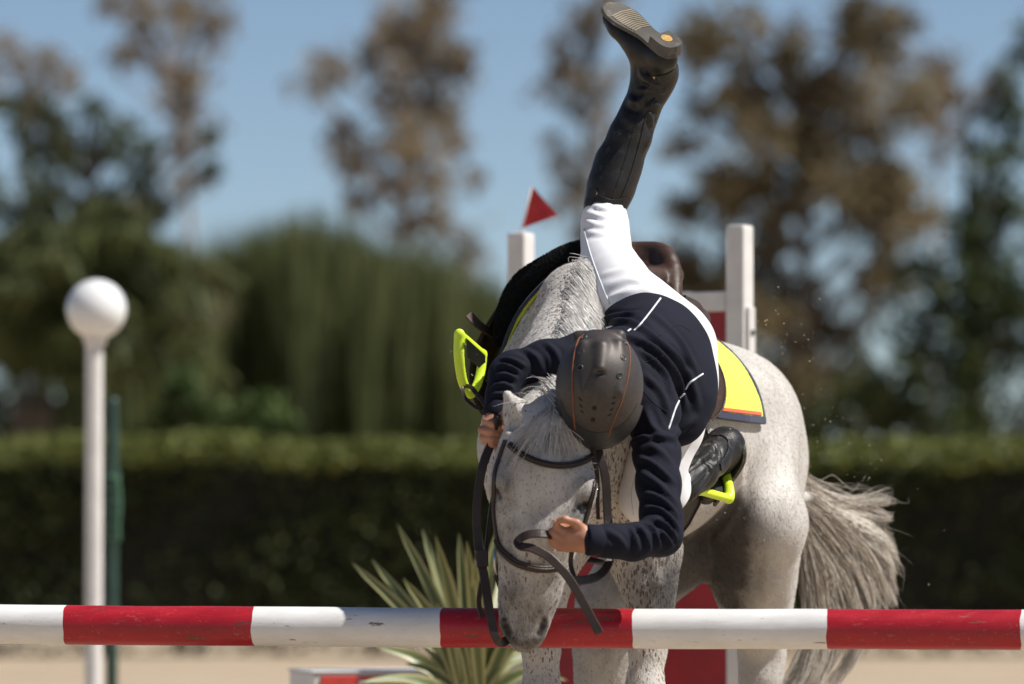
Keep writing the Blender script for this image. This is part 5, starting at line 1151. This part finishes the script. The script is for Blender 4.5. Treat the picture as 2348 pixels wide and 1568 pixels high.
# ------------------------------------------------------------------ saddle pad and saddle
def surf(s, phi, off=0.0):
    zc = float(sec(s)[0]); dr = Vector(LA * math.sin(phi) + np.array((0, 0, math.cos(phi)))); c = Vector(hp(s, 0, zc))
    l, n, i, d = hbvh.ray_cast(c + dr * .9, -dr, .9)
    if l is None: l = c + dr * .3; n = dr
    return np.array(l) + np.array(dr) * off
def sheet(name, grid, th, mat, parent, smooth=True):
    """thick sheet from a (n,m,3) grid of outer points; thickness goes inwards"""
    G = np.array(grid); n, m, _ = G.shape
    du = np.gradient(G, axis=0); dv = np.gradient(G, axis=1); N = np.cross(du, dv); N /= np.linalg.norm(N, axis=2, keepdims=True) + 1e-9
    cen = G.mean((0, 1)) - np.array((0, 0, .25))
    if np.sum((G - cen) * N) < 0: N = -N
    V = np.concatenate([G.reshape(-1, 3), (G - N * th).reshape(-1, 3)]); o = n * m; F = []
    for i in range(n - 1):
        for j in range(m - 1):
            a, b, c, d = i * m + j, i * m + j + 1, (i + 1) * m + j + 1, (i + 1) * m + j
            F.append((a, b, c, d)); F.append((o + d, o + c, o + b, o + a))
    for i in range(n - 1):
        F.append((i * m, (i + 1) * m, o + (i + 1) * m, o + i * m)); F.append((i * m + m - 1, o + i * m + m - 1, o + (i + 1) * m + m - 1, (i + 1) * m + m - 1))
    for j in range(m - 1):
        F.append((j, o + j, o + j + 1, j + 1)); F.append(((n - 1) * m + j, (n - 1) * m + j + 1, o + (n - 1) * m + j + 1, o + (n - 1) * m + j))
    ob = mesh_obj(name, [tuple(v) for v in V], F, mat, parent, smooth); fix_normals(ob); return ob
def fabric(name, col, rough=.75, quilt=0.0):
    t = NT(name); v = t.coord(); c = t.ramp(t.noise(14.0, v, 3.0), [(.3, tuple(x * .9 for x in col)), (.7, tuple(min(1, x * 1.05) for x in col))])
    t.set(Base_Color=c, Roughness=rough); t.b.inputs['Sheen Weight'].default_value = .2
    hgt = t.noise(500.0, v, 2.0)
    t.bump(hgt, .15, .002); return t.m
M_NEON = fabric('neon_yellow_cloth', (.86, .95, .09)); M_NAVYB = fabric('navy_binding', (.012, .020, .055), .8); M_ORANGE = fabric('orange_braid', (.72, .12, .035), .7)
M_NEONP = simple_mat('neon_plastic', (.72, .93, .045), .35, .03, 30, .04)
M_FLEECE = simple_mat('black_fleece', (.006, .008, .008), 1.0, .3, 300, .8, .006, sheen=.0)
pad = empty('saddle_pad', (hp(.2, 0, 0)[0], hp(.2, 0, 0)[1], 0), 'neon yellow saddle pad with navy binding and orange braid under the saddle', 'saddle pad')
PHM = 1.50; NS, NP = 34, 61
def pad_s(phi):
    a = abs(phi) / PHM
    return -.15 + .03 * a - .05 * math.sin(a * 2.2), .45 + .02 * a + .02 * math.sin(a * 3.0)
quilt = lambda i, j: .0035 * abs(math.sin(i * .55 + j * .33)) ** .5 + .003 * abs(math.sin(i * .55 - j * .33)) ** .5
g = []
for i in range(NS):
    row = []
    for j in range(NP):
        phi = -PHM + 2 * PHM * j / (NP - 1); s0, s1 = pad_s(phi); row.append(surf(s0 + (s1 - s0) * i / (NS - 1), phi, .012 + quilt(i, j)))
    g.append(row)
sheet('quilted_pad', g, .011, M_NEON, pad)
def border(edge, w, off, th, mat, name):
    p3 = [np.array(q) for q in edge]; c = np.array(hp(.2, 0, 1.1))
    n3 = []
    for q in p3:
        s_ = (q - WP) @ AX; cc = hp(s_, 0, 1.1); d_ = q - cc; n3.append(d_ / np.linalg.norm(d_))
    return ribbon(name, [q + n * off for q, n in zip(p3, n3)], n3, w, th, mat, pad)
nb = 40
rear = [surf(pad_s(-PHM + 2 * PHM * k / nb)[1] - .004, -PHM + 2 * PHM * k / nb, .010) for k in range(nb + 1)]; border(rear, .020, .0, .009, M_NAVYB, 'binding')
front = [surf(pad_s(-PHM + 2 * PHM * k / nb)[0] + .006, -PHM + 2 * PHM * k / nb, .010) for k in range(nb + 1)]; border(front, .034, .0, .009, M_NAVYB, 'binding')
for sd in (1, -1):
    s0, s1 = pad_s(PHM)
    lowe = [surf(s0 + (s1 - s0) * k / 20, sd * (PHM - .01), .010) for k in range(21)]; border(lowe, .022, .0, .009, M_NAVYB, 'binding')
    lowo = [surf(s0 + (s1 - s0) * k / 20, sd * (PHM - .065), .010) for k in range(20)]; border(lowo, .011, .004, .006, M_ORANGE, 'braid')

saddle = empty('saddle', (hp(.15, 0, 0)[0], hp(.15, 0, 0)[1], 0), 'worn brown leather jumping saddle with yellow stirrups on the grey horse', 'saddle')
# seat, cantle and panels
F = Field((0.0, .5, 1.34), (.66, 1.45, 1.70), .0075)
SH = -.032
for i in range(9):
    f = i / 8; s_ = .0 + .40 * f
    ztop = 1.545 + .035 * (1 - f) ** 3 - .012 * math.sin(f * 3.14) + .012 * f
    hwid = .075 + .055 * math.sin(min(1, f * 1.25) * 1.57)
    F.cone(hp(s_, SH - hwid * .75, ztop - .018), hp(s_, SH + hwid * .75, ztop - .018), .030, .030, .03)
for q_ in range(7):
    zz_ = 1.455 + .0255 * q_; hwq = .160 - .0055 * q_ - .004 * max(0, q_ - 4) ** 2
    F.chain([hp(.30 + .018 * q_ - .075 * abs(q) ** 2, SH + hwq * q, zz_ - .030 * abs(q) ** 4) for q in np.linspace(-1, 1, 13)], [.019] * 13, .02)
F.cone(hp(-.06, SH - .05, 1.545), hp(-.06, SH + .05, 1.545), .028, .028, .03)
V, Q = F.mesh(2); mesh_obj('seat', V, Q, M_BROWN, saddle)
for dz_, hw_, r_w in ((1.462, .176, .0065), (1.446, .178, .0055), (1.431, .179, .0055)):
    tube('welt', [hp(.315 - .075 * abs(q) ** 2, SH + hw_ * q, dz_ - .030 * abs(q) ** 4) for q in np.linspace(-1, 1, 25)], r_w, M_BROWN, saddle)
for sd in (1, -1):
    F = Field((-.15, .40, 1.20), (.80, 1.5, 1.58), .009)
    F.chain([surf(s_, sd * .50 + .0, .032) for s_ in (-.04, .1, .22, .32)], [.036, .042, .045, .038], .03)
    V, Q = F.mesh(2); mesh_obj('panel', V, Q, M_BROWN, saddle)
# flaps with knee rolls
for sd in (1, -1):
    g = []
    for i in range(22):
        f = i / 21; row = []
        phi = .30 + 1.42 * f
        sf = -.07 - .13 * math.sin(f * 2.3) + .03 * f; sr = (.20 if sd < 0 else .075) + (.07 if sd < 0 else .13) * math.sin(f * 2.6) - .10 * f ** 3
        if f > .8: q = (f - .8) / .2; sf += .07 * q * q; sr -= .07 * q * q
        for j in range(18):
            h_ = j / 17; blk = .022 * math.exp(-((h_ - .14) / .10) ** 2) * math.sin(f * 3.1) ** .6
            fl = .035 + (.062 if sd < 0 else 0.0) * math.sin(min(1, f * 1.15) * 2.6)
            row.append(surf(sf + (sr - sf) * h_, sd * phi, fl + blk))
        g.append(row)
    fo = sheet('flap', g, .007, M_BROWN, saddle)
    g2 = np.array(g); ed = np.concatenate([g2[:, 17], g2[-1, ::-1]]); tube('flap_edge', [tuple(q) for q in ed], .0028, M_STRAP, fo, 6)
    ed = g2[:, 0]; tube('flap_edge', [tuple(q) for q in ed], .0035, M_STRAP, fo, 6)
# sheepskin half pad: fleecy roll in front of the flaps and a tuft behind the cantle
def fleece(name, pts, rads, n, parent, seed):
    r_ = np.random.RandomState(seed); cl = catmull(pts, 60); rd = np.interp(np.linspace(0, 1, 60), np.linspace(0, 1, len(rads)), rads)
    V, Fq = tube_data(cl, list(rd * .93), 14); V = np.array(V)
    o = mesh_obj(name, [tuple(v) for v in V], Fq, M_FLEECE, parent)
    pts_, T, U = frames(cl); L = []
    for i in range(n):
        k = r_.randint(0, 60); a = r_.rand() * 6.28; u = U[k]; w = np.cross(T[k], u); d = u * math.cos(a) + w * math.sin(a)
        b = pts_[k] + d * rd[k] * .9 + T[k] * r_.randn() * .006; c = d + r_.randn(3) * .55; c /= np.linalg.norm(c)
        L.append([b, b + d * .003 + c * .002, b + d * .005 + c * .004 * r_.rand()])
    strands('fleece_pile', np.array(L), np.full(n, .0012), np.full(n, .2), M_FLEECE, o)
def roll_c(phi, s_, off): return surf(s_, phi, off)
fleece('fleece_roll', [roll_c(ph, -.10 - .05 * math.sin(abs(ph) * 1.8), .046) for ph in np.linspace(-.88, .10, 12)], [.012, .022, .030, .033, .034, .033, .032, .030, .028, .022], 9000, saddle, 3)
fleece('fleece_roll', [roll_c(ph, .30 + .03 * abs(ph), .040) for ph in np.linspace(.22, .52, 6)], [.020, .028, .031, .028, .018], 3200, saddle, 4)
# girth and belly guard
gp = [surf(.02, ph, .010) for ph in np.linspace(1.5, 2 * math.pi - 1.5, 40)]; c = hp(.02, 0, 1.1)
ribbon('girth', gp, [(q - c) / np.linalg.norm(q - c) for q in gp], .085, .010, M_NAVYB, saddle)
g = []
for i in range(18):
    ph = 1.62 + (2 * math.pi - 3.24) * i / 17; w_ = .15 * (math.sin(math.pi * i / 17) ** .35) + .02
    g.append([surf(.04 + w_ * (j / 8 - .42), ph, .022) for j in range(9)])
bg = sheet('belly_guard', g, .006, M_BOOT, saddle)
g2 = np.array(g); tube('guard_edge', [tuple(q) for q in g2[:, 8]], .003, M_STRAP, bg, 6)
# stirrups
def stirrup(label, armA, armB, tread_a, tread_b, depth, w):
    o = None
    F = Field(np.min([*armA, *armB], 0) - .05, np.max([*armA, *armB], 0) + .05, .0034)
    for arm, ww in ((armA, w[0]), (armB, w[1])):
        c4 = catmull([np.array((*p, r)) for p, r in zip(arm, ww)], 26); F.chain([c[:3] for c in c4], [c[3] for c in c4], .002, flat=((.3, 1, .1), .55))
    F.cone(tread_a, tread_b, .0115, .0115, .006)
    V, Q = F.mesh(1); o = mesh_obj('stirrup', V, Q, M_NEONP, saddle); o['label'] = label
    return o
fA = [np.array(P(*q)) for q in ((1053, 766, .62), (1052, 815, .62), (1058, 865, .63), (1068, 893, .64), (1076, 903, .645))]
fB = [np.array(P(*q)) for q in ((1106, 812, .70), (1103, 845, .69), (1095, 878, .67), (1083, 900, .65), (1076, 903, .645))]
M_RUB = simple_mat('rubber_tread', (.015, .016, .014), .8, .3, 200, .6, .003)
st = stirrup('yellow stirrup flung upside down in the air', fA, fB, fA[0], fB[0], .05, ([.0140, .0138, .0128, .0118, .011], [.0118, .0118, .0116, .0114, .011]))
ta, tb = np.array(P(1068, 775, .61)), np.array(P(1108, 812, .68)); dn = np.array((.002, .035, -.048))
sheet('tread', [[ta, tb], [ta + dn * .5, tb + dn * .5], [ta + dn, tb + dn]], .008, M_RUB, st, False)
for i in range(7):
    q = .1 + .8 * i / 6; tube('tread_rib', [ta + dn * q + (tb - ta) * .06, ta + dn * q + (tb - ta) * .94], .0022, M_RUB, st, 5)
# leather through the eye
ey = P(1074, 893, .64)
lp = catmull([P(1122, 936, .60), P(1095, 936, .58), P(1068, 915, .60), P(1060, 893, .62), P(1068, 884, .64)], 24); ribbon('stirrup_leather', lp, np.array((0.1, -1, .2)), .010, .003, M_STRAP, saddle)
lp = catmull([P(1068, 884, .63), P(1082, 890, .60), P(1100, 912, .58), P(1130, 930, .60), surf(.0, -1.0, .05)], 24); ribbon('stirrup_leather', lp, np.array((-.3, -.8, .5)), .012, .003, M_STRAP, saddle)
lp = catmull([P(1073, 721, .72), P(1092, 741, .72), P(1115, 758, .74), P(1150, 778, .8)], 16); sl2 = ribbon('stirrup_leather', lp, np.array((.25, -.85, .45)), .026, .004, M_BROWN, saddle)
for f in (3, 5, 7, 9, 11):
    q = Vector(lp[f]) + Vector((.25, -.85, .45)).normalized() * .0042; bm = bmesh.new()
    bmesh.ops.create_cone(bm, cap_ends=True, segments=8, radius1=.0022, radius2=.0022, depth=.0012, matrix=Matrix.Translation(q) @ Vector((.25, -.85, .45)).to_track_quat('Z', 'Y').to_matrix().to_4x4()); bm_obj('punch_hole', bm, M_HOLE, sl2)
gA = [np.array(P(*q)) for q in ((1670, 1143, .70), (1672, 1130, .71), (1668, 1105, .74), (1662, 1078, .78), (1650, 1030, .85), (1636, 1000, .90))]
gB = [np.array(P(*q)) for q in ((1602, 1124, .60), (1604, 1110, .64), (1612, 1070, .76), (1622, 1030, .86), (1636, 1000, .90))]
st2 = stirrup('yellow stirrup holding the boot against the flank', gA, gB, gA[0], gB[0], .05, ([.0135, .0135, .0125, .012, .011, .010], [.013, .012, .011, .010, .010]))
ta, tb = np.array(P(1606, 1118, .63)), np.array(P(1662, 1130, .72)); dn = np.array((.01, .05, .028)); sheet('tread', [[ta, tb], [ta + dn * .5, tb + dn * .5], [ta + dn, tb + dn]], .008, M_RUB, st2, False)
lp = catmull([P(1636, 1000, .90), P(1600, 930, .86), surf(.02, 1.2, .055), surf(.03, .8, .06)], 20); ribbon('stirrup_leather', lp, np.array((.6, -.8, .2)), .026, .004, M_BROWN, saddle)

# ------------------------------------------------------------------ bridle
bridle = empty('bridle', (P(1245, 1000, 0).x, 0, 0), 'dark brown leather bridle with loose reins on the lowered horse head', 'bridle')
def strapV(name, L, w, n=24, Y=0.0, off=.002, th=.0045, parent=None, mat=None):
    p3, n3 = drape(hbvh, L, n, Y, off)
    for _ in range(2):
        p3 = [p3[0]] + [(p3[i - 1] + 2 * p3[i] + p3[i + 1]) / 4 for i in range(1, n - 1)] + [p3[-1]]; n3 = [n3[0]] + [(n3[i - 1] + n3[i] + n3[i + 1]) / 3 for i in range(1, n - 1)] + [n3[-1]]
    return ribbon(name, p3, n3, w, th, mat or M_STRAP, parent or bridle)
def freeV(name, L, w, nrm=(0, -1, .1), n=30, th=.004, mat=None, parent=None):
    c = catmull([np.array(P(*q)) for q in L], n); return ribbon(name, c, np.array(nrm, float), w, th, mat or M_STRAP, parent or bridle)
BB = [(1170, 1020), (1185, 1034), (1210, 1050), (1240, 1062), (1275, 1068), (1310, 1066), (1340, 1056), (1358, 1040)]
bb = strapV('browband', BB, .0165, 40, 0, .003, .006)
p3, n3 = drape(hbvh, BB, 40, 0, .008); tube('padding', p3, .0042, M_STRAP, bb, 8)
NBd = [(1141, 1236), (1147, 1254), (1162, 1272), (1185, 1290), (1215, 1300), (1248, 1304), (1280, 1300)]
nb_ = strapV('noseband', NBd, .0185, 40, -.08, .003, .006); p3, n3 = drape(hbvh, NBd, 40, -.08, .008); tube('padding', p3, .0045, M_STRAP, nb_, 8)
freeV('noseband', [(1141, 1236, -.11), (1150, 1246, -.05), (1200, 1262, .10), (1260, 1285, .04), (1284, 1298, -.10)], .017, (0, .3, -.9))
freeV('flash_loop', [(1193, 1296, -.168), (1192, 1318, -.168)], .012, n=6)
strapV('cheekpiece', [(1160, 1010), (1146, 1050), (1136, 1085), (1133, 1130), (1134, 1180), (1141, 1236)], .012, 26, -.01)
strapV('cheekpiece', [(1356, 1020), (1360, 1060), (1361, 1110), (1352, 1150), (1338, 1200), (1315, 1260)], .014, 26, .0)
freeV('throatlatch', [(1360, 1030, -.08), (1369, 1090, -.07), (1370, 1150, -.06), (1371, 1190, -.05)], .010); freeV('throatlatch', [(1146, 1040, -.08), (1132, 1090, -.07), (1126, 1125, -.05)], .010)
freeV('headpiece', [(1160, 1010, -.08), (1185, 985, -.02), (1215, 935, .03), (1262, 915, .02), (1310, 940, .0), (1345, 985, -.05), (1358, 1030, -.09)], .026, (0, -.4, .9))
for (x, y, a_) in ((1359, 1068, .2), (1361, 1118, -.4), (1392, 1190, 0.0)):
    l = P(x, y, -.13 if x < 1380 else -.062); bm = bmesh.new()
    box = [(-.009, 0, -.008), (.009, 0, -.008), (.009, 0, .008), (-.009, 0, .008), (-.009, 0, -.008)]; pts_ = [Matrix.Rotation(a_, 3, 'Y') @ Vector(b) + l for b in box]; bm.free(); tube('buckle', pts_, .0018, M_METAL, bridle, 6)
# bit rings and bit end
def ring(name, c, rx, rz, rot, r, mat, parent):
    pts_ = []
    for k in range(29):
        a_ = 2 * math.pi * k / 28; pts_.append(Vector(c) + Matrix.Rotation(rot, 3, 'Z') @ Vector((rx * math.cos(a_), 0, rz * math.sin(a_))))
    V, Fq = tube_data(pts_, r, 7); return mesh_obj(name, V, Fq, mat, parent)
ring('bit_ring', P(1142, 1284, -.10), .030, .038, 1.25, .0032, M_METAL, bridle); ring('bit_ring', P(1297, 1292, -.10), .030, .034, 1.9, .0032, M_METAL, bridle)
freeV('flash_strap', [(1136, 1318, -.10), (1145, 1340, -.10), (1154, 1366, -.10)], .014); freeV('flash_strap', [(1292, 1318, -.09), (1278, 1345, -.09), (1262, 1380, -.09)], .012)
freeV('curb_strap', [(1300, 1262, -.10), (1306, 1290, -.10), (1312, 1318, -.10)], .012)
# reins
freeV('rein', [(1126, 1018, -.07), (1108, 1062, -.09), (1096, 1130, -.10), (1093, 1200, -.11), (1098, 1262, -.12), (1110, 1322, -.14), (1118, 1378, -.16), (1128, 1432, -.17), (1138, 1464, -.17), (1150, 1474, -.15), (1161, 1468, -.13)], .022, (.1, -1, .15), 50)
freeV('rein', [(1150, 1030, -.06), (1133, 1110, -.07), (1121, 1190, -.08), (1113, 1262, -.11)], .009, (.3, -1, .1))
sp_ = freeV('rein_stopper', [(1103, 1262, -.128), (1104, 1275, -.13), (1106, 1300, -.135)], .030, (.1, -1, .1), 8, .012)
for x in (1089, 1116): freeV('rein_stopper', [(1103, 1276, -.13), (x, 1276, -.13)], .016, (0, -1, .1), 6, .010)
freeV('rein', [(1107, 1318, -.13), (1099, 1360, -.13), (1097, 1385, -.13), (1104, 1416, -.13)], .013, (.5, -1, 0), 16)
freeV('rein', [(1365, 1015, -.06), (1380, 1062, -.07), (1389, 1110, -.07), (1391, 1160, -.07), (1394, 1210, -.08), (1397, 1262, -.12), (1392, 1296, -.16), (1372, 1320, -.20), (1340, 1330, -.24), (1312, 1330, -.27)], .022, (.25, -1, .15), 50)
freeV('rein', [(1275, 1232, -0.265), (1245, 1224, -0.290), (1215, 1225, -0.295), (1196, 1233, -0.290), (1187, 1243, -0.280), (1195, 1253, -0.290), (1218, 1257, -0.295), (1252, 1273, -0.300), (1280, 1298, -0.305), (1303, 1325, -0.305), (1326, 1362, -0.305), (1352, 1410, -0.305), (1374, 1452, -0.305)], .022, (-.15, -1, .45), 70)
freeV('rein', [(1310, 1265, -.24), (1308, 1295, -.24), (1318, 1330, -.25)], .012, (.2, -1, 0), 14)
# whip grip in the raised fist
whip = tag(tube('riding_whip', [P(1140, 952, -.095), P(1138, 962, -.09), P(1136, 990, -.07), P(1126, 1030, -.03), P(1118, 1062, .02)], [.0095, .0085, .006, .004, .002], M_BOOT, None, 12), 'short dark riding whip handle in the fist beside the horse ear', 'riding whip')
# ------------------------------------------------------------------ kicked-up sand
rs = np.random.RandomState(91); C = []
for (vx, vy, sx, sy, Y, n) in ((1800, 770, 50, 60, 1.5, 130), (1860, 1000, 60, 90, 1.8, 190), (1950, 1090, 90, 60, 2.0, 110), (2060, 1260, 45, 90, 2.1, 55), (1680, 1180, 50, 60, 1.0, 60), (1640, 1010, 40, 40, .6, 60), (1085, 850, 25, 40, .58, 45), (1780, 700, 60, 40, 1.4, 40)):
    for i in range(int(n * .6)): C.append(np.array(P(vx + rs.randn() * sx, vy + rs.randn() * sy, Y + rs.randn() * .08)))
C = np.array(C); n = len(C); sz = (.0004 + .0013 * rs.rand(n) ** 5)[:, None]
tet = np.array([(1, 1, 1), (1, -1, -1), (-1, 1, -1), (-1, -1, 1)], float); V = (C[:, None, :] + tet[None] * sz[:, None, :]); idx = np.arange(4 * n).reshape(n, 4)
Fq = np.concatenate([idx[:, [0, 1, 2]], idx[:, [0, 3, 1]], idx[:, [0, 2, 3]], idx[:, [1, 3, 2]]])
tag(mesh_obj('flying_sand', V.reshape(-1, 3), Fq, simple_mat('sand_grain', (.62, .5, .36), .9, .1, 50, 0)), 'grains of sand thrown up around the horse', None, None, 'stuff')
